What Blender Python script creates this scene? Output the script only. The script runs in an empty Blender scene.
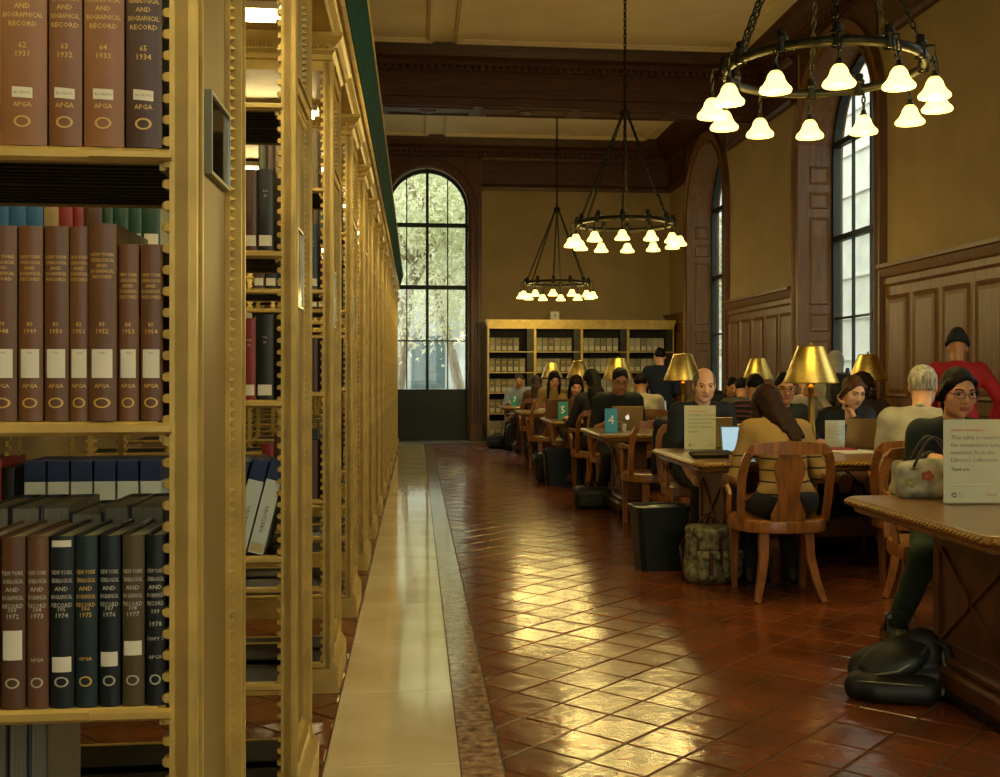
import bpy, bmesh, math, random
import numpy as np
from mathutils import Vector, Matrix, Euler
random.seed(7); RNG = np.random.default_rng(7)
PI = math.pi
SC = bpy.context.scene
COL = SC.collection

# ------------------------------------------------------------------ camera
FPX, CX, HY, EYE, YAW = 1100.0, 531.6, 374.0, 1.30, math.radians(6.0)
cam_d = bpy.data.cameras.new('camera'); cam = bpy.data.objects.new('camera', cam_d); COL.objects.link(cam)
cam_d.sensor_fit = 'HORIZONTAL'; cam_d.sensor_width = 36.0; cam_d.lens = FPX / 1000 * 36.0
cam_d.shift_x = (500 - CX) / 1000; cam_d.shift_y = (HY - 388.5) / 1000
cam_d.clip_start = 0.05; cam_d.clip_end = 300
cam.location = (0, 0, EYE); cam.rotation_euler = (PI / 2, 0, -YAW)
SC.camera = cam
CS, SN = math.cos(YAW), math.sin(YAW)
def X_at(px, Y):                      # world X of a pixel column at the depth Y
    t = (px - CX) / FPX
    return Y * (t * CS + SN) / (CS - t * SN)
def proj(x, y, z):
    xr = x * CS - y * SN; zf = x * SN + y * CS
    return CX + FPX * xr / zf, HY + FPX * (EYE - z) / zf, zf

# ------------------------------------------------------------------ world, exposure
SKY_STR = 2.3
LAMP_STR = 4.6; LAMP_W = 4.4
TUBE_STR = 20.0
DESK_STR = 22.0
SC.view_settings.view_transform = 'Standard'; SC.view_settings.look = 'None'
SC.view_settings.exposure = 0.82; SC.view_settings.gamma = 1.0
SC.view_settings.use_curve_mapping = False
w = bpy.data.worlds.new('World'); SC.world = w; w.use_nodes = True
bg = w.node_tree.nodes['Background']; bg.inputs[0].default_value = (0.90, 0.97, 1.0, 1); bg.inputs[1].default_value = SKY_STR

# ------------------------------------------------------------------ materials
def lin(h):
    h = h.lstrip('#'); o = []
    for i in (0, 2, 4):
        c = int(h[i:i+2], 16) / 255
        o.append(c / 12.92 if c <= .04045 else ((c + .055) / 1.055) ** 2.4)
    return (o[0], o[1], o[2], 1)
MATS = {}
def mat(name, col, rough=.5, metal=0., var=.12, scale=6., stretch=(1, 1, 1), bump=0., bscale=None, coat=0., col2=None, emis=0., detail=4., spec=.5, trans=0., rotz=0., dist=.002, crough=.1):
    if name in MATS: return MATS[name]
    m = bpy.data.materials.new(name); m.use_nodes = True; MATS[name] = m
    nt = m.node_tree; b = nt.nodes['Principled BSDF']; L = nt.links
    c = lin(col)
    b.inputs['Roughness'].default_value = rough; b.inputs['Metallic'].default_value = metal
    b.inputs['Specular IOR Level'].default_value = spec
    b.inputs['Coat Weight'].default_value = coat; b.inputs['Coat Roughness'].default_value = crough
    b.inputs['Transmission Weight'].default_value = trans
    if var > 0 or col2 or bump > 0:
        tc = nt.nodes.new('ShaderNodeTexCoord'); mp = nt.nodes.new('ShaderNodeMapping')
        mp.inputs['Scale'].default_value = stretch; mp.inputs['Rotation'].default_value = (0, 0, rotz)
        L.new(tc.outputs['Object'], mp.inputs['Vector'])
        n = nt.nodes.new('ShaderNodeTexNoise'); n.inputs['Scale'].default_value = scale; n.inputs['Detail'].default_value = detail
        L.new(mp.outputs['Vector'], n.inputs['Vector'])
        cr = nt.nodes.new('ShaderNodeValToRGB')
        c2 = lin(col2) if col2 else tuple(x * (1 - 2 * var) for x in c[:3]) + (1,)
        c1 = c if col2 else tuple(min(1, x * (1 + var)) for x in c[:3]) + (1,)
        cr.color_ramp.elements[0].position = .3; cr.color_ramp.elements[1].position = .7
        cr.color_ramp.elements[0].color = c2; cr.color_ramp.elements[1].color = c1
        L.new(n.outputs['Fac'], cr.inputs['Fac']); L.new(cr.outputs['Color'], b.inputs['Base Color'])
        if bump > 0:
            n2 = n
            if bscale:
                n2 = nt.nodes.new('ShaderNodeTexNoise'); n2.inputs['Scale'].default_value = bscale; n2.inputs['Detail'].default_value = 3
                L.new(mp.outputs['Vector'], n2.inputs['Vector'])
            bp = nt.nodes.new('ShaderNodeBump'); bp.inputs['Strength'].default_value = bump; bp.inputs['Distance'].default_value = dist
            L.new(n2.outputs['Fac'], bp.inputs['Height']); L.new(bp.outputs['Normal'], b.inputs['Normal'])
    else:
        b.inputs['Base Color'].default_value = c
    if emis > 0:
        b.inputs['Emission Color'].default_value = c; b.inputs['Emission Strength'].default_value = emis
    return m
def emit(name, col, strength, base='#fff4d0'):
    if name in MATS: return MATS[name]
    m = bpy.data.materials.new(name); m.use_nodes = True; MATS[name] = m
    b = m.node_tree.nodes['Principled BSDF']; b.inputs['Base Color'].default_value = lin(base)
    b.inputs['Emission Color'].default_value = lin(col); b.inputs['Emission Strength'].default_value = strength
    b.inputs['Roughness'].default_value = .4
    return m
def glass_mat(name, tint='#f1efe6', rough=.02):
    if name in MATS: return MATS[name]
    m = bpy.data.materials.new(name); m.use_nodes = True; MATS[name] = m
    nt = m.node_tree; nt.nodes.clear(); L = nt.links
    o = nt.nodes.new('ShaderNodeOutputMaterial'); mx = nt.nodes.new('ShaderNodeMixShader')
    t = nt.nodes.new('ShaderNodeBsdfTransparent'); g = nt.nodes.new('ShaderNodeBsdfGlossy'); f = nt.nodes.new('ShaderNodeLayerWeight'); pw = nt.nodes.new('ShaderNodeMath'); ad = nt.nodes.new('ShaderNodeMath')
    t.inputs[0].default_value = lin(tint); g.inputs['Roughness'].default_value = rough
    pw.operation = 'POWER'; pw.inputs[1].default_value = 5.0; L.new(f.outputs['Facing'], pw.inputs[0])
    ad.operation = 'MULTIPLY_ADD'; ad.inputs[1].default_value = .6; ad.inputs[2].default_value = .04; L.new(pw.outputs[0], ad.inputs[0])
    L.new(ad.outputs[0], mx.inputs[0]); L.new(t.outputs[0], mx.inputs[1]); L.new(g.outputs[0], mx.inputs[2]); L.new(mx.outputs[0], o.inputs[0])
    return m
def stripe_mat(name, base, stripe, pitch, width, axis=2, off=0., zmax=None, rough=.85):
    if name in MATS: return MATS[name]
    m = bpy.data.materials.new(name); m.use_nodes = True; MATS[name] = m
    nt = m.node_tree; b = nt.nodes['Principled BSDF']; L = nt.links; b.inputs['Roughness'].default_value = rough
    tc = nt.nodes.new('ShaderNodeTexCoord'); sp = nt.nodes.new('ShaderNodeSeparateXYZ'); L.new(tc.outputs['Object'], sp.inputs[0])
    nz = nt.nodes.new('ShaderNodeTexNoise'); nz.inputs['Scale'].default_value = 6; L.new(tc.outputs['Object'], nz.inputs['Vector'])
    def M(op, a, bb):
        n = nt.nodes.new('ShaderNodeMath'); n.operation = op
        for i, v in enumerate((a, bb)):
            if isinstance(v, (int, float)): n.inputs[i].default_value = v
            else: L.new(v, n.inputs[i])
        return n.outputs[0]
    z = M('ADD', sp.outputs[axis], M('MULTIPLY', nz.outputs['Fac'], .03))
    md = M('MODULO', M('ADD', z, 10 + off), pitch)
    f = M('LESS_THAN', md, width)
    if zmax is not None: f = M('MULTIPLY', f, M('LESS_THAN', sp.outputs[2], zmax))
    mx = nt.nodes.new('ShaderNodeMix'); mx.data_type = 'RGBA'
    L.new(f, mx.inputs[0]); mx.inputs[6].default_value = lin(base); mx.inputs[7].default_value = lin(stripe)
    L.new(mx.outputs[2], b.inputs['Base Color'])
    return m

GILT = mat('gilt_paint', '#c2a558', .38, .30, .12, 9, bump=.15, bscale=60)
GILT2 = mat('gilt_panel', '#846d38', .5, .12, .10, 3, stretch=(1, 1, .15), bump=.05, bscale=40)
STEEL = mat('old_steel', '#3a3420', .45, .5, .2, 8)
TEAL = mat('teal_paint', '#0a3b35', .85, .0, .15, 6, spec=.1)
WOOD = mat('dark_oak', '#5a341c', .42, 0, .28, 5, stretch=(6, 6, .5), bump=.12, bscale=18)
WOODH = mat('dark_oak_beam', '#4e2c19', .45, 0, .25, 5, stretch=(.5, 6, 6), bump=.1, bscale=18)
WOODL = mat('brown_oak_panel', '#6e4a22', .46, 0, .2, 4, stretch=(6, 6, .5), bump=.1, bscale=18)
CHAIRW = mat('chair_oak', '#96602c', .34, 0, .22, 7, stretch=(5, 5, .7), bump=.08, bscale=20, coat=.25)
TABLEW = mat('table_oak', '#84602e', .30, 0, .22, 6, stretch=(.6, 6, 6), bump=.06, bscale=20, coat=.35)
TABLED = mat('table_oak_dark', '#5b361a', .38, 0, .25, 6, stretch=(4, 4, .8), bump=.1, bscale=22, coat=.2)
PLASTER = mat('tan_plaster', '#98835a', .85, 0, .06, 2.5, bump=.05, bscale=40)
CEIL = mat('cream_ceiling', '#e8dab8', .8, 0, .04, 2)
BRASS = mat('brushed_brass', '#d8bb68', .36, 1, .12, 14, stretch=(1, 1, 12))
BRASSD = mat('dull_brass', '#8d6f2c', .35, .9, .15, 12)
IRON = mat('dark_bronze', '#2b2a20', .42, .7, .25, 20)
BLACKM = mat('black_metal', '#10140f', .4, .2, .1, 10)
FRAMEM = mat('window_iron', '#0c1f1c', .5, .1, .1, 10)
GLASS = glass_mat('window_glass')
MARBLE = mat('cream_marble', '#e4d8b6', .08, 0, 0, 3, stretch=(1, 1, 1), col2='#d2c296', coat=.3, detail=6)
PINKM = mat('mottled_pink_marble', '#c0a080', .14, 0, 0, 26, col2='#5f4230', coat=.3, detail=8)
GROUT = mat('grout', '#453c2a', .7, 0, .2, 30)
SILL = mat('grey_threshold', '#8d8f86', .3, 0, .15, 9)

def tile_mat(name):
    m = bpy.data.materials.new(name); m.use_nodes = True; MATS[name] = m
    nt = m.node_tree; b = nt.nodes['Principled BSDF']; L = nt.links
    geo = nt.nodes.new('ShaderNodeNewGeometry')
    vo = nt.nodes.new('ShaderNodeMapping'); vo.inputs['Rotation'].default_value = (0, 0, PI / 4)
    L.new(geo.outputs['Position'], vo.inputs['Vector'])
    n = nt.nodes.new('ShaderNodeTexNoise'); n.inputs['Scale'].default_value = 3.2; n.inputs['Detail'].default_value = 5
    L.new(vo.outputs[0], n.inputs['Vector'])
    cr = nt.nodes.new('ShaderNodeValToRGB'); cr.color_ramp.elements[0].position = .3; cr.color_ramp.elements[1].position = .72
    cr.color_ramp.elements[0].color = lin('#552c16'); cr.color_ramp.elements[1].color = lin('#804521')
    L.new(n.outputs['Fac'], cr.inputs[0]); L.new(cr.outputs[0], b.inputs['Base Color'])
    n2 = nt.nodes.new('ShaderNodeTexNoise'); n2.inputs['Scale'].default_value = 7; n2.inputs['Detail'].default_value = 3
    L.new(vo.outputs[0], n2.inputs['Vector'])
    bp = nt.nodes.new('ShaderNodeBump'); bp.inputs['Strength'].default_value = .8; bp.inputs['Distance'].default_value = .006
    L.new(n2.outputs['Fac'], bp.inputs['Height']); L.new(bp.outputs[0], b.inputs['Normal'])
    b.inputs['Roughness'].default_value = .19; b.inputs['Specular IOR Level'].default_value = .36; b.inputs['Coat Weight'].default_value = .08; b.inputs['Coat Roughness'].default_value = .10
    return m
TILE = tile_mat('terracotta_tile')

# ------------------------------------------------------------------ mesh helpers
class MB:
    def __init__(s): s.v = []; s.f = []; s.m = []; s.cur = 0
    def add(s, vs, fs):
        o = len(s.v); s.v += [tuple(p) for p in vs]
        for f in fs: s.f.append(tuple(i + o for i in f)); s.m.append(s.cur)
        return s
    def box(s, x0, x1, y0, y1, z0, z1, M=None):
        vs = [Vector(p) for p in ((x0,y0,z0),(x1,y0,z0),(x1,y1,z0),(x0,y1,z0),(x0,y0,z1),(x1,y0,z1),(x1,y1,z1),(x0,y1,z1))]
        if M is not None: vs = [M @ p for p in vs]
        return s.add(vs, ((0,3,2,1),(4,5,6,7),(0,1,5,4),(1,2,6,5),(2,3,7,6),(3,0,4,7)))
    def cbox(s, x0, x1, y0, y1, z0, z1, b=.005, M=None):      # chamfered on the vertical and top edges
        pts = lambda d: [(x0+b-d,y0+d*0+0),]
        ring = lambda i: [(x0+b+i,y0+i),(x1-b-i,y0+i),(x1-i,y0+b+i),(x1-i,y1-b-i),(x1-b-i,y1-i),(x0+b+i,y1-i),(x0+i,y1-b-i),(x0+i,y0+b+i)]
        lv = [(0.6*b, z0), (0, z0+b), (0, z1-b), (b*.8, z1)]
        vs = [Vector((p[0], p[1], z)) for i, z in lv for p in ring(i)]
        if M is not None: vs = [M @ p for p in vs]
        fs = []
        for k in range(3):
            for j in range(8): a = k*8+j; c = k*8+(j+1) % 8; fs.append((a, c, c+8, a+8))
        fs.append(tuple(range(7, -1, -1))); fs.append(tuple(range(24, 32)))
        return s.add(vs, fs)
    def prism(s, poly, axis, a, b, M=None):                  # polygon in the other two axes, extruded along axis
        n = len(poly); vs = []
        for t in (a, b):
            for (p, q) in poly:
                vs.append(Vector({0: (t, p, q), 1: (p, t, q), 2: (p, q, t)}[axis]))
        if M is not None: vs = [M @ p for p in vs]
        fs = [(i, (i+1) % n, (i+1) % n + n, i + n) for i in range(n)] + [tuple(range(n-1, -1, -1)), tuple(range(n, 2*n))]
        return s.add(vs, fs)
    def lathe(s, prof, n=16, c=(0,0,0), M=None, cap=True):
        vs = []
        for (r, z) in prof:
            for k in range(n):
                a = 2*PI*k/n; p = Vector((c[0]+r*math.cos(a), c[1]+r*math.sin(a), c[2]+z))
                vs.append(M @ p if M is not None else p)
        fs = []
        for i in range(len(prof)-1):
            for k in range(n): k2 = (k+1) % n; fs.append((i*n+k, i*n+k2, (i+1)*n+k2, (i+1)*n+k))
        if cap: fs.append(tuple(range(n-1, -1, -1))); fs.append(tuple(range((len(prof)-1)*n, len(prof)*n)))
        return s.add(vs, fs)
    def tube(s, pts, r, n=8, cap=True, closed=False, up=(0,0,1), sx=None):
        # sweep of an ellipse (r or list; sx = list/num of second radius)
        P = [Vector(p) for p in pts]; N = len(P); vs = []
        for i in range(N):
            a = P[(i-1) % N] if (closed or i > 0) else P[i]; b = P[(i+1) % N] if (closed or i < N-1) else P[i]
            t = (b-a).normalized(); u = Vector(up)
            if abs(t.dot(u)) > .95: u = Vector((0, 1, 0)) if abs(t.y) < .9 else Vector((1, 0, 0))
            x = t.cross(u).normalized(); y = x.cross(t).normalized()
            r1 = r[i] if isinstance(r, (list, tuple)) else r
            r2 = r1 if sx is None else (sx[i] if isinstance(sx, (list, tuple)) else sx)
            for k in range(n):
                an = 2*PI*(k+.5)/n; q = 1.0 if n > 4 else 1.414
                vs.append(P[i] + x*math.cos(an)*r1*q + y*math.sin(an)*r2*q)
        fs = []
        R = N if closed else N-1
        for i in range(R):
            for k in range(n):
                k2 = (k+1) % n; j = (i+1) % N; fs.append((i*n+k, i*n+k2, j*n+k2, j*n+k))
        if cap and not closed: fs.append(tuple(range(n-1, -1, -1))); fs.append(tuple(range((N-1)*n, N*n)))
        return s.add(vs, fs)
    def sphere(s, c, r, n=8, m=5, M=None):
        rr = r if isinstance(r, (tuple, list)) else (r, r, r); vs = []; fs = []
        for i in range(m+1):
            th = PI*i/m
            for k in range(n):
                a = 2*PI*k/n; p = Vector((c[0]+rr[0]*math.sin(th)*math.cos(a), c[1]+rr[1]*math.sin(th)*math.sin(a), c[2]+rr[2]*math.cos(th)))
                vs.append(M @ p if M is not None else p)
        for i in range(m):
            for k in range(n): k2 = (k+1) % n; fs.append((i*n+k, (i+1)*n+k, (i+1)*n+k2, i*n+k2))
        return s.add(vs, fs)
    def quad(s, a, b, c, d): return s.add([a, b, c, d], [(0, 1, 2, 3)])
    def build(s, name, m, parent=None, smooth=False, loc=None, bevel=0):
        me = bpy.data.meshes.new(name); me.from_pydata(s.v, [], s.f)
        ms = m if isinstance(m, (list, tuple)) else [m]
        for x in ms: me.materials.append(x)
        if len(ms) > 1: me.polygons.foreach_set('material_index', s.m)
        if smooth: me.polygons.foreach_set('use_smooth', [True]*len(me.polygons))
        me.update()
        o = bpy.data.objects.new(name, me); COL.objects.link(o)
        if parent is not None: o.parent = parent
        if loc: o.location = loc
        if smooth == 'auto': smooth_angle(me, 40)
        if bevel:
            md = o.modifiers.new('bevel', 'BEVEL'); md.width = bevel; md.segments = 2; md.limit_method = 'ANGLE'
        return o
def smooth_angle(me, deg):
    try: me.set_sharp_from_angle(angle=math.radians(deg))
    except Exception: pass
def tag(o, label=None, cat=None, group=None, kind=None):
    if label: o['label'] = label
    if cat: o['category'] = cat
    if group: o['group'] = group
    if kind: o['kind'] = kind
    return o
def thing(name, label, cat, loc=(0,0,0), rotz=0, group=None):
    o = bpy.data.objects.new(name, None); COL.objects.link(o); o.empty_display_size = .1
    o.location = loc; o.rotation_euler = (0, 0, rotz)
    return tag(o, label, cat, group)
def struct(o): o['kind'] = 'structure'; return o
KIDS = {}
def kids(o): return [c for c in list(bpy.data.objects) if c.parent == o]
def dup(o, loc=None, rotz=None, label=None, group=None, parent=None):
    c = o.copy(); COL.objects.link(c); c.parent = parent
    if loc is not None: c.location = loc
    if rotz is not None: c.rotation_euler = (0, 0, rotz)
    if label: c['label'] = label
    if group: c['group'] = group
    for ch in o.children:
        dup(ch, parent=c)
    return c
TXT = {}
def text_geo(t, size, bold=False):
    key = (t, bold)
    if key not in TXT:
        cu = bpy.data.curves.new('t', 'FONT'); cu.body = t; cu.align_x = 'CENTER'; cu.resolution_u = 1
        cu.offset = .012 if bold else 0.0
        ob = bpy.data.objects.new('t', cu); me = bpy.data.meshes.new_from_object(ob)
        TXT[key] = ([tuple(v.co) for v in me.vertices], [tuple(p.vertices) for p in me.polygons])
        bpy.data.objects.remove(ob); bpy.data.curves.remove(cu); bpy.data.meshes.remove(me)
    v, f = TXT[key]
    return [(p[0]*size, p[1]*size) for p in v], f
def text_width(t, size):
    v, _ = text_geo(t, size); xs = [p[0] for p in v]
    return (max(xs)-min(xs)) if xs else 0
def clip_poly(sub, clip):             # Sutherland-Hodgman, clip convex and counter-clockwise
    out = list(sub)
    for i in range(len(clip)):
        a = clip[i]; b = clip[(i+1) % len(clip)]; inp = out; out = []
        if not inp: break
        side = lambda p: (b[0]-a[0])*(p[1]-a[1]) - (b[1]-a[1])*(p[0]-a[0])
        for j in range(len(inp)):
            p = inp[j]; q = inp[(j+1) % len(inp)]; sp = side(p); sq = side(q)
            if sp >= 0: out.append(p)
            if (sp >= 0) != (sq >= 0):
                t = sp / (sp - sq); out.append((p[0]+t*(q[0]-p[0]), p[1]+t*(q[1]-p[1])))
    return out
def area(p): return abs(sum(p[i][0]*p[(i+1) % len(p)][1]-p[(i+1) % len(p)][0]*p[i][1] for i in range(len(p))))/2 if len(p) > 2 else 0

# ------------------------------------------------------------------ SDF meshes (bodies, clothes, bags)
def surface_nets(F, org, h):
    nx, ny, nz = F.shape; S = F < 0
    c = np.zeros((nx-1, ny-1, nz-1), np.int8)
    for i in (0, 1):
        for j in (0, 1):
            for k in (0, 1): c += S[i:nx-1+i, j:ny-1+j, k:nz-1+k]
    act = (c > 0) & (c < 8); idx = -np.ones(act.shape, np.int64); A = np.argwhere(act)
    if len(A) == 0: return np.zeros((0, 3)), np.zeros((0, 4), int)
    idx[act] = np.arange(len(A)); acc = np.zeros((len(A), 3)); cnt = np.zeros(len(A))
    for ax in range(3):
        o = [a for a in range(3) if a != ax]
        for p in (0, 1):
            for q in (0, 1):
                d0 = np.zeros(3, int); d0[o[0]] = p; d0[o[1]] = q; d1 = d0.copy(); d1[ax] = 1
                a = A + d0; b = A + d1
                fa = F[a[:,0], a[:,1], a[:,2]]; fb = F[b[:,0], b[:,1], b[:,2]]
                m = (fa < 0) != (fb < 0); t = np.where(m, fa/np.where(m, fa-fb, 1), 0)
                pos = a.astype(float); pos[:, ax] += t
                acc[m] += pos[m]; cnt[m] += 1
    V = acc / cnt[:, None] * h + org; Q = []
    for ax in range(3):
        o = [a for a in range(3) if a != ax]
        sl0 = [slice(None)]*3; sl1 = [slice(None)]*3; sl0[ax] = slice(0, -1); sl1[ax] = slice(1, None)
        ch = S[tuple(sl0)] != S[tuple(sl1)]; E = np.argwhere(ch)
        ok = (E[:, o[0]] > 0) & (E[:, o[1]] > 0) & (E[:, o[0]] < F.shape[o[0]]-1) & (E[:, o[1]] < F.shape[o[1]]-1); E = E[ok]
        ins = S[E[:,0], E[:,1], E[:,2]]
        def g(p, q):
            e = E.copy(); e[:, o[0]] -= p; e[:, o[1]] -= q; return idx[e[:,0], e[:,1], e[:,2]]
        q4 = np.stack([g(1,1), g(0,1), g(0,0), g(1,0)], 1)
        flip = ins if ax != 1 else ~ins
        q4[~flip] = q4[~flip][:, ::-1]; Q.append(q4)
    return V, np.concatenate(Q)
class SDF:
    def __init__(s): s.p = []
    def cone(s, a, b, r1, r2, k=.03, op='u'): s.p.append(('c', np.array(a, float), np.array(b, float), r1, r2, k, op)); return s
    def ell(s, c, r, R=None, k=.03, op='u'): s.p.append(('e', np.array(c, float), np.array(r, float), np.eye(3) if R is None else np.array(R), 0, k, op)); return s
    def box(s, c, r, rad=.02, R=None, k=.02, op='u'): s.p.append(('b', np.array(c, float), np.array(r, float), np.eye(3) if R is None else np.array(R), rad, k, op)); return s
    def plane(s, pt, n, k=.004): s.p.append(('p', np.array(pt, float), np.array(n, float)/np.linalg.norm(n), 0, 0, k, 's')); return s   # removes the side n points to
    def mesh(s, h, noise=0., nfreq=30., post=None):
        lo = np.full(3, 1e9); hi = -lo
        for q in s.p:
            if q[6] != 'u': continue
            if q[0] == 'c':
                r = max(q[3], q[4]); lo = np.minimum(lo, np.minimum(q[1], q[2])-r); hi = np.maximum(hi, np.maximum(q[1], q[2])+r)
            else:
                r = (np.abs(q[3]) @ q[2]); lo = np.minimum(lo, q[1]-r); hi = np.maximum(hi, q[1]+r)
        lo -= 3*h+.01; hi += 3*h+.01; n = np.ceil((hi-lo)/h).astype(int)+1
        F = np.full(n, .2, np.float32); ax = [lo[i]+h*np.arange(n[i]) for i in range(3)]
        for q in s.p:
            k = q[5]; m = k+3*h+.015
            if q[0] == 'p': a0 = np.zeros(3, int); a1 = n
            else:
                if q[0] == 'c': r = max(q[3], q[4]); b0 = np.minimum(q[1], q[2])-r; b1 = np.maximum(q[1], q[2])+r
                else: r = (np.abs(q[3]) @ q[2]); b0 = q[1]-r; b1 = q[1]+r
                a0 = np.clip(((b0-m-lo)/h).astype(int), 0, n); a1 = np.clip(np.ceil((b1+m-lo)/h).astype(int)+1, 0, n)
            if np.any(a1 <= a0): continue
            sl = tuple(slice(a0[i], a1[i]) for i in range(3))
            X = ax[0][sl[0]][:, None, None]; Y = ax[1][sl[1]][None, :, None]; Z = ax[2][sl[2]][None, None, :]
            if q[0] == 'c':
                a, b = q[1], q[2]; ba = b-a; L2 = max(ba @ ba, 1e-9)
                t = np.clip(((X-a[0])*ba[0]+(Y-a[1])*ba[1]+(Z-a[2])*ba[2])/L2, 0, 1)
                D = np.sqrt((X-a[0]-t*ba[0])**2+(Y-a[1]-t*ba[1])**2+(Z-a[2]-t*ba[2])**2) - (q[3]+(q[4]-q[3])*t)
            elif q[0] == 'p':
                D = -((X-q[1][0])*q[2][0]+(Y-q[1][1])*q[2][1]+(Z-q[1][2])*q[2][2])
            else:
                R = q[3]; x, y, z = X-q[1][0], Y-q[1][1], Z-q[1][2]
                u = [x*R[0][i]+y*R[1][i]+z*R[2][i] for i in range(3)]; r = q[2]
                if q[0] == 'e':
                    k0 = np.sqrt(sum((u[i]/r[i])**2 for i in range(3))); k1 = np.sqrt(sum((u[i]/r[i]**2)**2 for i in range(3)))
                    D = k0*(k0-1)/np.maximum(k1, 1e-6)
                else:
                    w_ = [np.abs(u[i])-(r[i]-q[4]) for i in range(3)]
                    D = np.sqrt(sum(np.maximum(v, 0)**2 for v in w_)) + np.minimum(np.maximum(np.maximum(w_[0], w_[1]), w_[2]), 0) - q[4]
            A = F[sl]
            if q[6] == 'u':
                hh = np.maximum(k-np.abs(A-D), 0)/k; F[sl] = np.minimum(A, D)-hh*hh*k/4
            else:
                D = -D; hh = np.maximum(k-np.abs(A-D), 0)/k; F[sl] = np.maximum(A, D)+hh*hh*k/4
        if noise:
            X = ax[0][:, None, None]; Y = ax[1][None, :, None]; Z = ax[2][None, None, :]; f = nfreq
            F += noise*(np.sin(f*X+1.3*np.sin(f*.7*Z))*np.sin(f*.8*Y+1.1*np.sin(f*.6*X)+.5)+.7*np.sin(f*1.3*Z+2*np.sin(f*.5*X)+1.4*np.sin(f*.6*Y)))
        for a in (0, -1): F[a] = .1; F[:, a] = .1; F[:, :, a] = .1
        V, Q = surface_nets(F, lo, h)
        return V, Q
def np_obj(name, V, Q, m, parent=None, mi=None, smooth=True):
    me = bpy.data.meshes.new(name); nv = len(V); nf = len(Q)
    me.vertices.add(nv); me.vertices.foreach_set('co', np.asarray(V, np.float32).ravel())
    me.loops.add(nf*4); me.loops.foreach_set('vertex_index', np.asarray(Q, np.int32).ravel())
    me.polygons.add(nf); me.polygons.foreach_set('loop_start', np.arange(0, nf*4, 4, dtype=np.int32))
    for x in (m if isinstance(m, (list, tuple)) else [m]): me.materials.append(x)
    if mi is not None: me.polygons.foreach_set('material_index', np.asarray(mi, np.int32))
    me.polygons.foreach_set('use_smooth', np.full(nf, bool(smooth)))
    me.update(calc_edges=True); me.validate()
    o = bpy.data.objects.new(name, me); COL.objects.link(o)
    if parent is not None: o.parent = parent
    return o
# ================================================================== THE SETTING
XL, XR, YB, YE, ZC = -3.4, 5.0, -3.2, 21.4, 5.87
MAP_R = lambda u, v, d: (XR + d, u, v)          # right wall: u = Y, d = depth outwards
MAP_E = lambda u, v, d: (u, YE + d, v)          # end wall:  u = X
def arch_path(uc, r, z0, zs, off=0., n=18):
    p = [(uc - r - off, z0), (uc - r - off, zs)]
    for i in range(1, n): a = PI*i/n; p.append((uc - (r+off)*math.cos(a), zs + (r+off)*math.sin(a)))
    return p + [(uc + r + off, zs), (uc + r + off, z0)]
def arch_wall(name, mp, u0, u1, wins, depth, m):
    b = MB()
    for d in (0, depth):
        cur = u0
        Q = lambda a0, a1, z0, z1: b.quad(mp(a0, z0, d), mp(a1, z0, d), mp(a1, z1, d), mp(a0, z1, d))
        for (uc, r, z0, zs) in wins:
            Q(cur, uc-r, 0, ZC)
            if z0 > 0: Q(uc-r, uc+r, 0, z0)
            ap = arch_path(uc, r, zs, zs)[1:-1]
            for p, q in zip(ap, ap[1:]):
                b.quad(mp(p[0], p[1], d), mp(q[0], q[1], d), mp(q[0], ZC, d), mp(p[0], ZC, d))
            cur = uc+r
        Q(cur, u1, 0, ZC)
    return struct(b.build(name, m))
WINS_R = [(.82, 1.2, .9, 4.07), (6.75, 1.2, .9, 4.07), (12.68, 1.2, .9, 4.07), (18.58, 1.2, .9, 4.07)]  # first side window is out of view, added for daylight on the near signs
WIN_E = (.22, .80, 0, 4.5)
arch_wall('wall_right', MAP_R, YB, YE, WINS_R, .55, PLASTER)
arch_wall('wall_end', MAP_E, XL, XR, [WIN_E], .40, PLASTER)
struct(MB().box(XL-.2, XL, YB, YE, 0, ZC).build('wall_left', PLASTER))
MAP_B = lambda u, v, d: (u, YB - d, v)
WINS_B = [(-.1, 1.0, .9, 4.2), (3.0, 1.2, .9, 4.07)]  # unseen windows, added so daylight reaches the near shelves and signs
arch_wall('wall_back', MAP_B, XL, XR, WINS_B, .4, PLASTER)
struct(MB().box(XL-.2, XR+.55, YB-.2, YE+.4, ZC, ZC+.2).build('ceiling', CEIL))

# floor: grout bed, terracotta tiles laid on the diagonal, marble border
floor = struct(MB().box(XL-.2, XR+.55, YB-.2, YE+.4, -.2, -.004).build('floor', GROUT))
PITCH = .232; DG = PITCH*math.sqrt(2); HALF = PITCH/2 - .0032
A0, B0 = -3.082 + DG/2, 4.552 + DG/2
def tile_geo(poly, h0=-.012, inset=.0045):
    c = (sum(p[0] for p in poly)/len(poly), sum(p[1] for p in poly)/len(poly)); n = len(poly)
    vs = [(p[0], p[1], h0) for p in poly] + [(p[0], p[1], -.0025) for p in poly]
    for p in poly:
        d = math.hypot(p[0]-c[0], p[1]-c[1]) or 1; t = max(0, 1-inset*1.4/d); vs.append((c[0]+(p[0]-c[0])*t, c[1]+(p[1]-c[1])*t, 0))
    fs = [(k*n+i, k*n+(i+1) % n, (k+1)*n+(i+1) % n, (k+1)*n+i) for k in (0, 1) for i in range(n)] + [tuple(range(2*n, 3*n))]
    return vs, fs
full = [(0, -HALF*math.sqrt(2)), (HALF*math.sqrt(2), 0), (0, HALF*math.sqrt(2)), (-HALF*math.sqrt(2), 0)]
tvs, tfs = tile_geo(full)
def mk_me(vs, fs, m, name='tile'):
    me = bpy.data.meshes.new(name); me.from_pydata(vs, [], fs); me.materials.append(m); me.update(); return me
full_me = mk_me(tvs, tfs, TILE)
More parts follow.
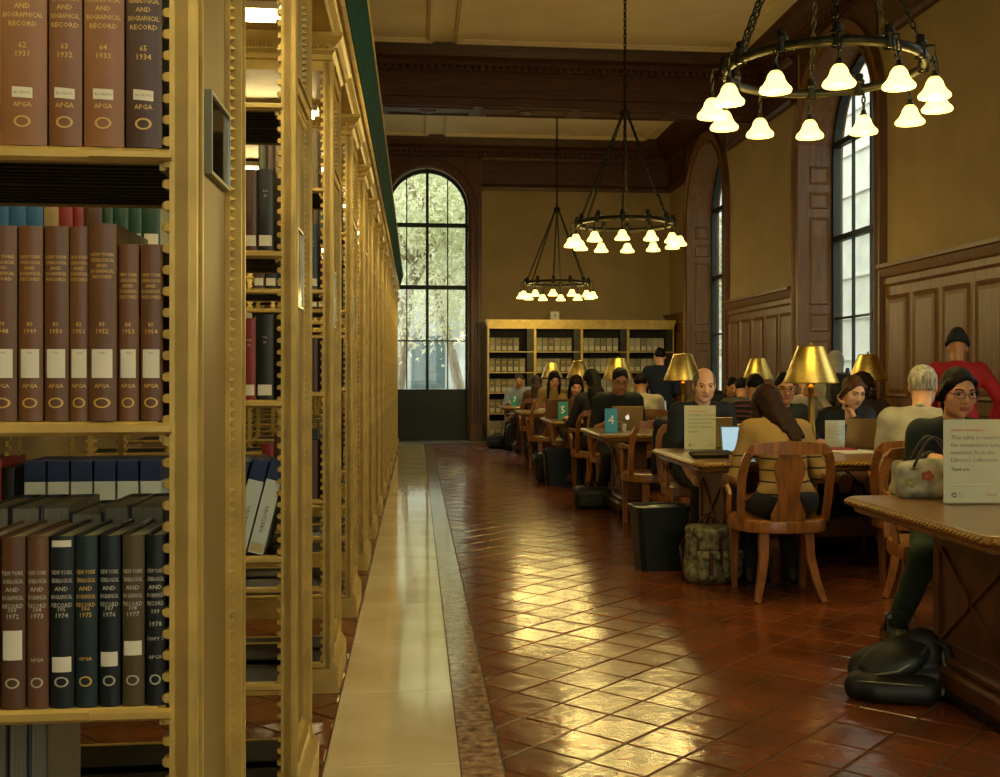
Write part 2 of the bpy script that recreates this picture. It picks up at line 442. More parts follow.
TILES = []
for (rx0, rx1) in ((.291, XR), (XL, -.307)):
    rect = [(rx0, YB), (rx1, YB), (rx1, 20.75), (rx0, 20.75)]
    for i in range(-90, 90):
        for j in range(-40, 130):
            d = A0 + i*DG; s_ = B0 + j*DG; cx = (s_+d)/2; cy = (s_-d)/2
            if cx < rx0-.2 or cx > rx1+.2 or cy < YB-.2 or cy > 21: continue
            poly = clip_poly([(cx+p[0], cy+p[1]) for p in full], rect)
            if len(poly) < 3 or area(poly) < .0006: continue
            whole = abs(area(poly) - 2*(HALF*math.sqrt(2))**2) < 1e-6
            px = 0
            if cy > 2.6:
                u, v, zf = proj(cx, cy, 0)
                if -30 < u < 1030 and v < 800:
                    px = area(poly)*EYE/zf**3*1e6
                    if rx0 > 0 and cx > 2.3: px *= .2
                    if rx0 < 0 and cx < -.75: px *= .02
            TILES.append((px, cx, cy, poly, whole))
TILES.sort(key=lambda t: -t[0])
rest = MB()
for n_, (px, cx, cy, poly, whole) in enumerate(TILES):
    rx, ry = random.gauss(0, .006), random.gauss(0, .006); dz = random.uniform(-.0012, 0)
    if n_ < 300:
        if whole: o = bpy.data.objects.new('tile', full_me)
        else: o = bpy.data.objects.new('tile', mk_me(*tile_geo([(p[0]-cx, p[1]-cy) for p in poly]), TILE))
        o.location = (cx, cy, dz); o.rotation_euler = (rx, ry, 0); o.parent = floor; COL.objects.link(o)
    else:
        vs, fs = tile_geo(poly); rest.add([(x, y, z+dz+(y-cy)*rx-(x-cx)*ry) for x, y, z in vs], fs)
tag(rest.build('tile_field', TILE, floor), kind='stuff')
y = YB; k = 0
while y < 20.75:
    y1 = min(20.75, y+.86)
    MB().cbox(-.302, .145, y+.0015, y1-.0015, -.02, 0, .002).build('marble_slab', MARBLE, floor)
    y2 = y
    MB().cbox(.149, .286, y+.0015, y1-.0015, -.02, 0, .002).build('border_slab', PINKM, floor)
    y = y1
MB().cbox(XL, XR, 20.76, YE+.38, -.02, .002, .003).build('threshold_slab', SILL, floor)

# window joinery -------------------------------------------------
tn = [0]
def trim(bm_or_none=None, m=None, smooth=False):
    tn[0] += 1
    if bm_or_none is None:
        o = bpy.data.objects.new('trim_%d' % tn[0], None); COL.objects.link(o); return struct(o)
    return struct(bm_or_none.build('trim_%d' % tn[0], m, smooth=smooth))
def swept(mp, path_fn, prof, b):
    # prof: list of (offset outwards from opening, projection into the room)
    rows = [[mp(p[0], p[1], -pr) for p in path_fn(o)] for (o, pr) in prof]
    for r0, r1 in zip(rows, rows[1:]):
        for i in range(len(r0)-1): b.quad(r0[i], r0[i+1], r1[i+1], r1[i])
def window(idx, mp, win, depth, gz0, hbars, panel_below=False):
    uc, r, z0, zs = win
    rv = trim(); b = MB(); p = arch_path(uc, r, z0, zs)
    for a, c in zip(p, p[1:]): b.quad(mp(a[0], a[1], 0), mp(c[0], c[1], 0), mp(c[0], c[1], depth), mp(a[0], a[1], depth))
    b.quad(mp(uc-r, z0, 0), mp(uc+r, z0, 0), mp(uc+r, z0, depth), mp(uc-r, z0, depth))
    b.build('reveal', WOODL, rv)
    for sgn in (-1, 1):                      # raised panels in the jambs
        for (a, c) in ((z0+.15, 1.75), (1.85, 2.1), (2.2, 3.35), (3.45, zs-.4), (zs-.3, zs-.06)):
            q = MB(); e = sgn*(r); w0, w1 = depth*.18, depth*.66
            t0, t1 = uc+e, uc+e-sgn*.02
            for (i0, i1, tt) in ((0, .02, .010), (.05, .05, .022)):
                pass
            o_ = [mp(t0, a, w0), mp(t0, a, w1), mp(t0, c, w1), mp(t0, c, w0)]
            k_ = [mp(t1, a+.02, w0+.02), mp(t1, a+.02, w1-.02), mp(t1, c-.02, w1-.02), mp(t1, c-.02, w0+.02)]
            t2 = uc+e-sgn*.006
            l_ = [mp(t2, a+.045, w0+.045), mp(t2, a+.045, w1-.045), mp(t2, c-.045, w1-.045), mp(t2, c-.045, w0+.045)]
            q.add(o_+k_+l_, [(i, (i+1) % 4, 4+(i+1) % 4, 4+i) for i in range(4)]+[(4+i, 4+(i+1) % 4, 8+(i+1) % 4, 8+i) for i in range(4)]+[(8, 9, 10, 11)])
            q.build('panel', WOODL, rv)
    ar = MB(); swept(mp, lambda o: arch_path(uc, r, z0, zs, o), [(-.015, 0), (-.015, .06), (.03, .07), (.045, .04), (.11, .04), (.12, .055), (.15, .055), (.165, .085), (.20, .085), (.21, .0)], ar)
    trim(ar, WOODL if idx != 3 else WOOD)
    wn = bpy.data.objects.new('window_%d' % idx, None); COL.objects.link(wn); struct(wn)
    g = depth-.10; t = .035
    def bar(u0, u1, v0, v1, name, th=t):
        q = MB(); vs = [mp(u, v, d) for d in (g-th, g+th) for (u, v) in ((u0, v0), (u1, v0), (u1, v1), (u0, v1))]
        q.add(vs, ((0,3,2,1),(4,5,6,7),(0,1,5,4),(1,2,6,5),(2,3,7,6),(3,0,4,7))); return q.build(name, FRAMEM, wn)
    fb = MB()
    for (o0, d0), (o1, d1) in zip([(0, g-.05), (-.055, g-.05), (-.055, g+.05), (0, g+.05)], [(-.055, g-.05), (-.055, g+.05), (0, g+.05), (0, g-.05)]):
        a = [mp(p[0], p[1], d0) for p in arch_path(uc, r, gz0, zs, o0)]; c = [mp(p[0], p[1], d1) for p in arch_path(uc, r, gz0, zs, o1)]
        for i in range(len(a)-1): fb.quad(a[i], a[i+1], c[i+1], c[i])
    fb.build('frame', FRAMEM, wn)
    bar(uc-r, uc+r, gz0-.03, gz0+.05, 'bottom_rail', .05)
    top = lambda u: zs + math.sqrt(max(0, r*r-(u-uc)**2))
    vb = [(uc, .028), (uc-r*.5, .012), (uc+r*.5, .012)]
    for (u, hw) in vb: bar(u-hw, u+hw, gz0, top(u)-.03, 'mullion', .035 if hw > .02 else .02)
    for (z, hw) in hbars:
        ww = r if z < zs else math.sqrt(r*r-(z-zs)**2)
        bar(uc-ww+.02, uc+ww-.02, z-hw, z+hw, 'transom', .045 if hw > .02 else .02)
    us = [uc-r, uc-r*.5, uc, uc+r*.5, uc+r]; zz = [gz0]+sorted(z for z, _ in hbars)+[zs+r]
    conv = [(uc+r, gz0)]+[(uc+r*math.cos(PI*i/18), zs+r*math.sin(PI*i/18)) for i in range(19)]+[(uc-r, gz0)]
    conv = conv[:1]+conv[1:]
    for i in range(4):
        for j in range(len(zz)-1):
            pl = clip_poly([(us[i], zz[j]), (us[i+1], zz[j]), (us[i+1], zz[j+1]), (us[i], zz[j+1])], conv)
            if len(pl) >= 3 and area(pl) > .002:
                q = MB(); n = len(pl); vs = [mp(p[0], p[1], g-.003) for p in pl]+[mp(p[0], p[1], g+.003) for p in pl]
                q.add(vs, [tuple(range(n)), tuple(range(2*n-1, n-1, -1))]); q.build('pane', GLASS, wn)
    if panel_below:
        q = MB().box(uc-r, uc+r, YE+g-.06, YE+g+.02, .0, gz0); q.build('dado_panel', FRAMEM, wn)
        MB().box(uc-r+.04, uc+r-.04, YE+g-.10, YE+g-.06, .46, .52).build('dado_rail', FRAMEM, wn)
        MB().box(uc-r+.04, uc+r-.04, YE+g-.09, YE+g-.06, .0, .12).build('kick_rail', FRAMEM, wn)
        for s0 in (0, 1):
            MB().box(uc-r+.1+s0*r*.97, uc-r*.12+s0*r*.97, YE+g-.075, YE+g-.06, .58, .88).build('panel', FRAMEM, wn)
    return wn
HB = [(4.27, .035), (3.05, .035), (2.02, .014)]
for i, wv in enumerate(WINS_R): window((5, 4, 1, 2)[i], MAP_R, wv, .55, .95, HB)
for i, wv in enumerate(WINS_B): window(6+i, MAP_B, wv, .40, .95, HB)
window(3, MAP_E, WIN_E, .40, .95, [(4.22, .04), (3.0, .04), (1.95, .014)], True)

# wood surround of the end window
sb = MB(); wl, wr = -1.0, 1.27
prj = -.04
sb.box(wl, WIN_E[0]-.80-.2, YE-.05, YE, 0, 5.5); sb.box(WIN_E[0]+.80+.2, wr, YE-.05, YE, 0, 5.5)
ap = arch_path(WIN_E[0], 1.0, 4.5, 4.5)[1:-1]
for p, q in zip(ap, ap[1:]): sb.quad((p[0], YE-.05, p[1]), (q[0], YE-.05, q[1]), (q[0], YE-.05, 5.3 if False else ZC), (p[0], YE-.05, ZC))
trim(sb, WOOD)
pl_ = MB(); pl_.cbox(1.05, 1.30, YE-.11, YE-.04, 0, .34, .01); trim(pl_, WOODL)

# cornice round the room, ceiling beams
CORN_LO = [(0, 4.88), (.07, 4.88), (.09, 4.93), (.07, 4.98), (.04, 5.0), (.04, 5.42), (.07, 5.45), (.10, 5.50), (0, 5.50)]
CORN_HI = [(0, 5.50), (.10, 5.50), (.10, 5.58), (.17, 5.60), (.17, 5.66), (.28, 5.70), (.33, 5.78), (.36, 5.87), (0, 5.87)]
c1 = trim(); MB().prism([(XR-p, z) for p, z in CORN_HI], 1, YB, YE).build('cornice', WOODH, c1)
b = MB()
for i in range(int((YE-YB)/.1)): b.box(XR-.155, XR-.10, YB+.1*i, YB+.1*i+.055, 5.52, 5.60)
tag(b.build('dentil_band', WOODH, c1), kind='stuff')
edges = [YB]+sum([[w_[0]-1.42, w_[0]+1.42] for w_ in WINS_R], [])+[YE]
for a0, a1 in zip(edges[::2], edges[1::2]): MB().prism([(XR-p, z) for p, z in CORN_LO], 1, a0, a1).build('frieze', WOODH, c1)
for (uc, r_, z0, zs) in WINS_R:                     # wood spandrels over the side windows
    b = MB(); ap = arch_path(uc, r_+.18, zs, zs)[1:-1]
    for p, q in zip(ap, ap[1:]):
        if max(p[1], q[1]) > 4.88: b.quad((XR-.035, p[0], max(p[1], 4.88)), (XR-.035, q[0], max(q[1], 4.88)), (XR-.035, q[0], 5.5), (XR-.035, p[0], 5.5))
    for s_ in (-1, 1): b.box(XR-.035, XR, min(uc+s_*1.36, uc+s_*1.44), max(uc+s_*1.36, uc+s_*1.44), 4.88, 5.5)
    b.build('spandrel', WOODH, c1)
c2 = trim(); MB().prism([(YE-p, z) for p, z in CORN_HI], 0, XL, XR).build('cornice', WOODH, c2)
for (a0, a1) in ((XL, -1.0), (1.27, XR)): MB().prism([(YE-p, z) for p, z in CORN_LO], 0, a0, a1).build('frieze', WOODH, c2)
b = MB()
for i in range(84): b.box(XL+.1*i, XL+.1*i+.055, YE-.155, YE-.10, 5.52, 5.60)
tag(b.build('dentil_band', WOODH, c2), kind='stuff')
for yb in (15.72, 9.8, 3.9):
    t = trim(); hw = .30
    half = [(.30, 5.05), (.30, 5.17), (.275, 5.19), (.275, 5.46), (.30, 5.49), (.33, 5.52), (.33, 5.58), (.40, 5.60), (.40, 5.66), (.48, 5.70), (.52, 5.78), (.55, 5.87)]
    b = MB(); b.prism([(yb+p, z) for p, z in half]+[(yb-p, z) for p, z in reversed(half)], 0, XL, XR); b.build('beam', WOODH, t)
    b = MB()
    for i in range(84):
        for s in (-1, 1): b.box(XL+.1*i, XL+.1*i+.055, yb+s*.36-.03, yb+s*.36+.03, 5.53, 5.60)
    tag(b.build('dentil_band', WOODH, t), kind='stuff')
    # soffit panels
    for i in range(6):
        x0 = XL+.15+i*1.4; b = MB()
        for (a0, a1, c0, c1_) in ((x0, x0+1.25, -.22, -.18), (x0, x0+1.25, .18, .22), (x0, x0+.05, -.18, .18), (x0+1.2, x0+1.25, -.18, .18)):
            b.box(a0, a1, yb+c0, yb+c1_, 5.03, 5.051)
        b.build('soffit_molding', WOODH, t)
        MB().lathe([(.13, 0), (.13, -.015), (.10, -.02), (.06, -.03), (.0, -.035)], 12, (x0+.62, yb, 5.05), cap=False).build('rosette', WOODH, t)
for (y0, y1) in ((10.4, 15.12), (16.32, 21.0), (4.5, 9.2)):
    for (x0, x1) in ((-1.6, .25), (.52, 4.45)):
        b = MB()
        for ins, w_, d in ((0, .10, .03), (.03, .04, .055)):
            X0, X1, Y0, Y1 = x0+ins, x1-ins, y0+ins, y1-ins
            b.box(X0, X1, Y0, Y0+w_, ZC-d, ZC); b.box(X0, X1, Y1-w_, Y1, ZC-d, ZC)
            b.box(X0, X0+w_, Y0+w_, Y1-w_, ZC-d, ZC); b.box(X1-w_, X1, Y0+w_, Y1-w_, ZC-d, ZC)
        trim(b, CEIL)

# wainscot of the right wall: cap, rails, panels
for (y0, y1) in ((19.99, YE), (14.09, 17.17), (8.16, 11.27), (2.23, 5.34), (YB, -.6)):
    t = trim(); b = MB()
    prof = [(0, 0), (.05, 0), (.05, .14), (.028, .15), (.028, 2.22), (.05, 2.25), (.05, 2.31), (.07, 2.33), (.10, 2.41), (.13, 2.42), (.13, 2.46), (0, 2.46)]
    b.prism([(XR-p, z) for p, z in prof], 1, y0, y1); b.build('wainscot', WOODL, t)
    n = max(1, int((y1-y0)/.53)); pw = (y1-y0)/n
    for i in range(n):
        for (za, zb) in ((.28, .95), (1.05, 2.13)):
            a, c = y0+pw*i+.055, y0+pw*(i+1)-.055; q = MB(); xs = (XR-.028, XR-.05, XR-.036, XR-.044)
            rings = []
            for (xx, ii) in zip(xs, (0, .02, .05, .09)):
                rings += [(xx, a+ii, za+ii), (xx, c-ii, za+ii), (xx, c-ii, zb-ii), (xx, a+ii, zb-ii)]
            q.add(rings, [(k_*4+i_, k_*4+(i_+1) % 4, k_*4+4+(i_+1) % 4, k_*4+4+i_) for k_ in range(3) for i_ in range(4)]+[(12, 13, 14, 15)])
            q.build('panel', WOODL, t)

# ================================================================== OUTSIDE
LEAF = mat('pale_leaves', '#d9dfc0', .6, 0, .25, 3)
_nt = LEAF.node_tree; _b = _nt.nodes['Principled BSDF']; _t = _nt.nodes.new('ShaderNodeBsdfTranslucent'); _t.inputs[0].default_value = lin('#eef0d4'); _m = _nt.nodes.new('ShaderNodeMixShader'); _m.inputs[0].default_value = .5
_nt.links.new(_b.outputs[0], _m.inputs[1]); _nt.links.new(_t.outputs[0], _m.inputs[2]); _nt.links.new(_m.outputs[0], _nt.nodes['Material Output'].inputs[0])
BARK = mat('grey_bark', '#b3ab98', .8, 0, .25, 6, stretch=(3, 3, .6), bump=.3)
struct(MB().box(-30, 45, -40, 70, -.6, -.5).build('ground', mat('pavement', '#9a9a90', .8)))
STONE = mat('pale_stone', '#e2e6e0', .8, 0, .08, 2)
def tree(x, y, h, lean, seed, label, spread=1.6):
    rn = random.Random(seed); root = thing('street_tree', label, 'tree', (x, y, -.5), 0, 'trees outside the windows')
    tb = MB(); pts = [(lean*h*(i/8)**1.3, rn.uniform(-.05, .05), h*.9*i/8) for i in range(9)]
    tb.tube(pts, [.17*(1-.7*i/8) for i in range(9)], 10); tb.build('trunk', BARK, root, True)
    tips = []
    for k in range(9):
        i = rn.randint(3, 8); p = Vector(pts[i]); a = rn.uniform(0, 2*PI); e = p+Vector((math.cos(a)*spread*rn.uniform(.5, 1), math.sin(a)*spread*rn.uniform(.5, 1), rn.uniform(.4, 1.4)))
        m_ = (p+e)/2+Vector((0, 0, .12)); MB().tube([p, m_, e], [.06, .04, .015], 6).build('branch', BARK, root, True); tips += [m_, e]
    fb = MB()
    for t_ in tips:
        for q in range(330):
            c = t_+Vector((rn.gauss(0, .5), rn.gauss(0, .5), rn.gauss(.1, .42))); s = rn.uniform(.05, .10)
            u = Vector((rn.gauss(0, 1), rn.gauss(0, 1), rn.gauss(0, 1))).normalized(); v_ = u.orthogonal().normalized()
            fb.add([c-u*s, c-v_*s*.5, c+u*s, c+v_*s*.5], [(0, 1, 2, 3)])
    tag(fb.build('foliage', LEAF, root), kind='stuff')
tree(-.5, 26.0, 6.5, .10, 1, 'slender street tree behind the tall arched end window, leaning right')
tree(1.3, 27.5, 7.0, -.22, 2, 'pale barked street tree behind the end window, leaning left')
tree(-1.4, 30.0, 8.0, .30, 3, 'broad leafy tree farthest beyond the end window', 2.2)
tree(1.9, 31.5, 8.5, -.05, 4, 'tall upright leafy tree at the edge of the end window', 2.2)
tree(6.9, 27.5, 7.0, .02, 5, 'leafy tree beyond the tall side window', 1.1)
fac = thing('stone_building', 'pale stone building facade across the court from the side windows', 'building', (9.5, 0, -.5))
MB().box(0, .5, 8, 40, 0, 12).build('wall', STONE, fac)
far = thing('stone_building', 'grey building across the street beyond the arched end window', 'building', (-9, 46, -.5))
MB().box(0, 22, 0, .5, 0, 9).build('wall', mat('grey_stone', '#aab4b0', .8, 0, .15, .6), far)
for i in range(8):
    for j in range(2): MB().box(1+2.6*i, 2.4+2.6*i, -.05, 0, 1.2+3.6*j, 3.4+3.6*j).build('window', mat('dark_pane', '#56686a', .2), far)
for i in range(14):
    MB().box(-.06, 0, 8, 40, .9*i+.3, .9*i+.34).build('string_course', STONE, fac)
# ================================================================== BOOK STACKS
XP = -.349; CASE_Y0 = 1.74; CASE_DY = 1.405; NCASE = 14; CD = .49
SHELF_Z = [.43, .787, 1.225, 1.645, 2.06]
BAY = .92
def build_case():
    root = thing('book_stack', 'x', 'bookcase')
    T = .024                                   # the end panel
    b = MB().box(-T, -.012, .03, CD-.03, .1, 2.58); b.build('end_panel', GILT2, root)
    b = MB()
    for (y0, y1) in ((0, .055), (CD-.055, CD)):
        b.box(-T, 0, y0, y1, .1, 2.58); b.box(-T, .008, y0+.012, y1-.012, .1, 2.58)
        for yy in (y0+.004, y1-.004): b.box(-.02, .013, yy-.004, yy+.004, .1, 2.58)
    b.box(-T, -.004, .078, .086, .22, 2.08); b.box(-T, -.004, CD-.086, CD-.078, .22, 2.08)
    for (z0, z1) in ((.10, .20), (2.10, 2.16), (2.50, 2.58)):
        b.box(-T, 0, .055, CD-.055, z0, z1); b.box(-T, .01, .055, CD-.055, z0+.015, z1-.015)
        b.box(-T, .018, .055, CD-.055, z1-.012, z1-.004)
    b.build('panel_frame', GILT, root)
    b = MB()                                   # bead moulding along the stiles
    for yy in (.064, CD-.064):
        n = 118
        for i in range(n):
            z = .22+i*(2.28/n); b.add([(-.012, yy-.008, z), (-.012, yy+.008, z), (-.012, yy+.008, z+.014), (-.012, yy-.008, z+.014), (.004, yy+.002, z+.007)], [(0,1,4), (1,2,4), (2,3,4), (3,0,4)])
    for yy in [.07+.0165*i for i in range(27)]:
        for z in (.205, 2.087, 2.17, 2.49): b.add([(-.012, yy, z-.007), (-.012, yy+.013, z-.007), (-.012, yy+.013, z+.007), (-.012, yy, z+.007), (.004, yy+.006, z)], [(0,1,4), (1,2,4), (2,3,4), (3,0,4)])
    tag(b.build('bead_molding', GILT, root), kind='stuff')
    # notched standards: strips with teeth, at both faces and at each bay
    for (x0, dirs) in ((-T, (-1,)), (-T-BAY, (1, -1)), (-T-2*BAY, (1,))):
        for (yf, yb) in ((.0, .03), (CD-.03, CD)):
            b = MB(); xa, xb = (x0-.004, x0) if len(dirs) == 1 and dirs[0] == -1 else ((x0, x0+.004) if len(dirs) == 1 else (x0-.011, x0+.011))
            b.box(xa, xb, yf, yb, .05, 2.56)
            for sgn in dirs:
                e = xa if sgn == -1 else xb
                for i in range(74):
                    z = .10+i*.033; b.add([(e, yf+.002, z), (e, yb-.002, z), (e, yb-.002, z+.015), (e, yf+.002, z+.015), (e+sgn*.008, yf+.003, z+.001), (e+sgn*.008, yb-.003, z+.001), (e+sgn*.008, yb-.003, z+.014), (e+sgn*.008, yf+.003, z+.014), (e+sgn*.012, yf+.006, z+.004), (e+sgn*.012, yb-.006, z+.004), (e+sgn*.012, yb-.006, z+.011), (e+sgn*.012, yf+.006, z+.011)], [(k_*4+i_, k_*4+(i_+1) % 4, k_*4+4+(i_+1) % 4, k_*4+4+i_) for k_ in (0, 1) for i_ in range(4)]+[(8, 9, 10, 11)])
            tag(b.build('notched_standard', GILT, root), label=None)
    for bay in range(2):
        x1 = -T-.022-bay*BAY; x0 = x1-BAY+.050
        for z in SHELF_Z+[.12]:
            for (y0, y1, s) in ((.004, .275, 1), (CD-.275, CD-.004, -1)):
                b = MB(); f = y0 if s == 1 else y1
                b.cur = 1; b.box(x0, x1, y0+.02 if s == 1 else y0, y1 if s == 1 else y1-.02, z-.012, z)
                for q in range(7): b.box(x0, x1, y0+.035+q*.033, y0+.05+q*.033, z-.017, z-.012)
                b.cur = 0
                pr = [(f, z-.020), (f-s*.006, z-.014), (f-s*.006, z-.003), (f, z+.002), (f+s*.02, z+.002), (f+s*.02, z-.020)]
                b.prism(pr if s == 1 else pr[::-1], 0, x0, x1)
                b.tube([(x1-.10, f-s*.004, z-.009), (x1+.022, f-s*.004, z-.009)], .009, 6)
                b.tube([(x0+.10, f-s*.004, z-.009), (x0-.022, f-s*.004, z-.009)], .009, 6)
                b.box(x1, x1+.010, y0+.01, y1-.01, z-.03, z); b.box(x0-.010, x0, y0+.01, y1-.01, z-.03, z)
                b.build('shelf', [GILT, mat('dark_steel', '#1b1a12', .5, .4, .1)], root)
    b = MB().box(-T-2*BAY-.03, .0, -.0, CD, 0, .085); b.box(-T-2*BAY-.03, .034, -.012, CD+.012, 0, .10); b.prism([(0, .10), (.034, .10), (.012, .135), (0, .14)], 1, -.012, CD+.012); b.build('plinth', GILT, root)
    b = MB(); pr = [(.0, 2.575), (.010, 2.58), (.010, 2.60), (.022, 2.615), (.022, 2.63), (.045, 2.65), (.055, 2.665), (.055, 2.68)]
    for (o, z), (o2, z2) in zip(pr, pr[1:]):
        x0 = -T-2*BAY-.03; r1 = [(x0, -o), (o, -o), (o, CD+o), (x0, CD+o)]; r2 = [(x0, -o2), (o2, -o2), (o2, CD+o2), (x0, CD+o2)]
        for i in range(3): b.quad((*r1[i], z), (*r1[i+1], z), (*r2[i+1], z2), (*r2[i], z2))
    b.quad((x0, -.055, 2.68), (.055, -.055, 2.68), (.055, CD+.055, 2.68), (x0, CD+.055, 2.68))
    b.box(x0, -T, .0, CD, 2.535, 2.575)
    b.build('cap_cornice', GILT, root)
    b = MB()
    for i in range(54):
        yy = -.03+i*(CD+.06)/54; b.add([(.018, yy, 2.622), (.018, yy+.009, 2.622), (.03, yy+.009, 2.64), (.03, yy, 2.64), (.036, yy+.0045, 2.622)], [(0,1,4), (1,2,4), (2,3,4), (3,0,4)])
    for i in range(90):
        xx = -1.3+i*.0145
        for yy, s in ((-.018, -1), (CD+.018, 1)): b.add([(xx, yy, 2.622), (xx+.011, yy, 2.622), (xx+.011, yy+s*.012, 2.64), (xx, yy+s*.012, 2.64), (xx+.005, yy+s*.018, 2.622)], [(0,1,4), (1,2,4), (2,3,4), (3,0,4)])
    tag(b.build('egg_molding', GILT, root), kind='stuff')
    return root
ORD = ['first','second','third','fourth','fifth','sixth','seventh','eighth','ninth','tenth','eleventh','twelfth','thirteenth','fourteenth']
case0 = build_case(); CASES = []
for k in range(NCASE):
    lab = 'gilded double-sided book stack, %s in the row counting from the arched window' % ORD[NCASE-1-k]
    if k == 0: o = case0; o.location = (XP, CASE_Y0, 0); o['label'] = lab; o['group'] = 'gilded book stacks'
    else: o = dup(case0, (XP, CASE_Y0+k*CASE_DY, 0), 0, lab, 'gilded book stacks')
    CASES.append(o)
# tube lights in the gaps, behind each stack
def build_tube():
    r = thing('tube_light', 'x', 'light')
    MB().prism([(-.035, .02), (.035, .02), (.06, -.012), (.052, -.012), (.030, .012), (-.030, .012), (-.052, -.012), (-.06, -.012)], 0, -.62, .62).build('reflector', mat('white_enamel', '#d8cfb0', .4), r)
    b = MB(); b.tube([(-.6, 0, -.016), (.6, 0, -.016)], .022, 8); b.build('tube', emit('tube_glow', '#ffe9a8', TUBE_STR), r, True)
    MB().box(-.05, .05, -.08, .02, .02, .05).build('bracket', GILT, r)
    return r
tl = None
for k in range(-1, NCASE-1):
    loc = (XP-.72, CASE_Y0+k*CASE_DY+CD+.115, 2.515); lab = 'white strip light hung in the gap behind the %s book stack from the arched window' % ORD[NCASE-1-k] if k >= 0 else 'unseen white strip light added before the stack of dated record volumes'  # one extra strip, unseen, added to light the record volumes from above
    if tl is None: tl = build_tube(); tl.location = loc; tl['label'] = lab; tl['group'] = 'strip lights between the stacks'
    else: dup(tl, loc, 0, lab, 'strip lights between the stacks')
# entablature over the stacks
EY0, EY1 = .30, CASE_Y0+(NCASE-1)*CASE_DY+CD+.2
t = trim(); b = MB()
b.prism([(XP+.012, 2.682), (XP+.02, 2.70), (XP+.02, 2.74), (XP+.008, 2.75), (XP+.008, 2.86), (XP+.03, 2.88), (XP+.03, 2.90), (XP-.5, 2.90), (XP-.5, 2.682)], 1, EY0, EY1); b.build('frieze', GILT, t)
b = MB()
n = int((EY1-EY0)/.03)
for i in range(n):
    yy = EY0+i*.03; b.add([(XP+.03, yy, 2.865), (XP+.03, yy+.022, 2.865), (XP+.045, yy+.022, 2.90), (XP+.045, yy, 2.90), (XP+.05, yy+.011, 2.872)], [(0,1,4), (1,2,4), (2,3,4), (3,0,4)])
tag(b.build('egg_molding', GILT, t), kind='stuff')
b = MB(); b.prism([(XP+.03, 2.90), (XP+.05, 2.905), (XP+.06, 2.95), (XP+.085, 3.02), (XP+.105, 3.09), (XP+.112, 3.12), (XP-.5, 3.12), (XP-.5, 2.90)], 1, EY0, EY1); b.build('coving', TEAL, t)
b = MB(); b.prism([(XP+.108, 3.12), (XP+.118, 3.125), (XP+.118, 3.145), (XP-.5, 3.145), (XP-.5, 3.12)], 1, EY0, EY1); b.build('fillet', GILT, t)
# range signs on the end panels
for k in range(8):
    y0 = CASE_Y0+k*CASE_DY
    r = thing('range_sign', 'framed dark glass range sign on the %s book stack from the arched window' % ORD[NCASE-1-k], 'sign', (XP-.012, y0+.17, 0), 0, 'range signs on the stacks')
    za, zb = (1.645, 1.79) if k == 0 else (1.50, 1.74)
    ya, yb_ = (.03, .22) if k == 0 else (.02, .18)
    b = MB(); f = .006
    b.box(0, .012, ya, yb_, za, za+f); b.box(0, .012, ya, yb_, zb-f, zb); b.box(0, .012, ya, ya+f, za+f, zb-f); b.box(0, .012, yb_-f, yb_, za+f, zb-f)
    b.build('frame', mat('sign_steel', '#9aa096', .3, .8), r)
    MB().box(0, .008, ya+f, yb_-f, za+f, zb-f).build('plate', mat('sign_glass', '#11211f', .06, .0, .1) if k == 0 else mat('sign_brass', '#9c8338', .12, .9), r)

# ================================================================== BOOKS
PAGE = mat('page_edges', '#8f8769', .8, 0, .18, 30, stretch=(30, 1, .2))
LABEL = mat('paper_label', '#cfc9b4', .7, 0, .04)
GOLDL = mat('gold_lettering', '#c2a052', .45, .15, .05)
WHITEL = mat('white_lettering', '#a9a793', .6, 0, .05)
def cloth(col): return mat('cloth_'+col.strip('#'), col, .42, 0, .12, 10, stretch=(1, 1, .4), bump=.08, bscale=180, dist=.0006)
def arcy(x, w, bulge): return -bulge*math.sqrt(max(0, 1-(2*x/w)**2*.92))
def book_meshes(w, h, d, bulge=.008):
    """cover with a rounded spine towards -y, standing on z=0, centred in x; spine at y=0"""
    key = (round(w, 4), round(h, 4), round(d, 4)); t = .0028; n = 8
    outer = [(w/2, d)] + [((w/2)-(w*i/n), arcy((w/2)-(w*i/n), w, bulge)+bulge*.28) for i in range(n+1)] + [(-w/2, d)]
    inner = [(-w/2+t, d)] + [((-w/2+t)+((w-2*t)*i/n), arcy((-w/2+t)+((w-2*t)*i/n), w-2*t, bulge)+bulge*.28+t) for i in range(n+1)] + [(w/2-t, d)]
    c = MB(); N = len(outer)
    vs = []
    for z in (0, h):
        vs += [(p[0], p[1], z) for p in outer] + [(p[0], p[1], z) for p in inner[::-1]]
    o = 0; M_ = 2*N
    fs = [(i+1, i, M_+i, M_+i+1) for i in range(N-1)] + [(N+i, N+i+1, M_+N+i+1, M_+N+i) for i in range(N-1)]
    fs += [(N-1, N-1+N, M_+2*N-1, M_+N-1)[::-1], (0, N, M_+N, M_)]
    for i in range(N-1): fs.append((i, i+1, N+i+1, N+i)); fs.append((M_+i+1, M_+i, M_+N+i, M_+N+i+1))
    c.add(vs, fs)
    pb = MB().box(-w/2+t, w/2-t, .004, d-.006, .004, h-.005)
    return c, pb
BOOKCACHE = {}
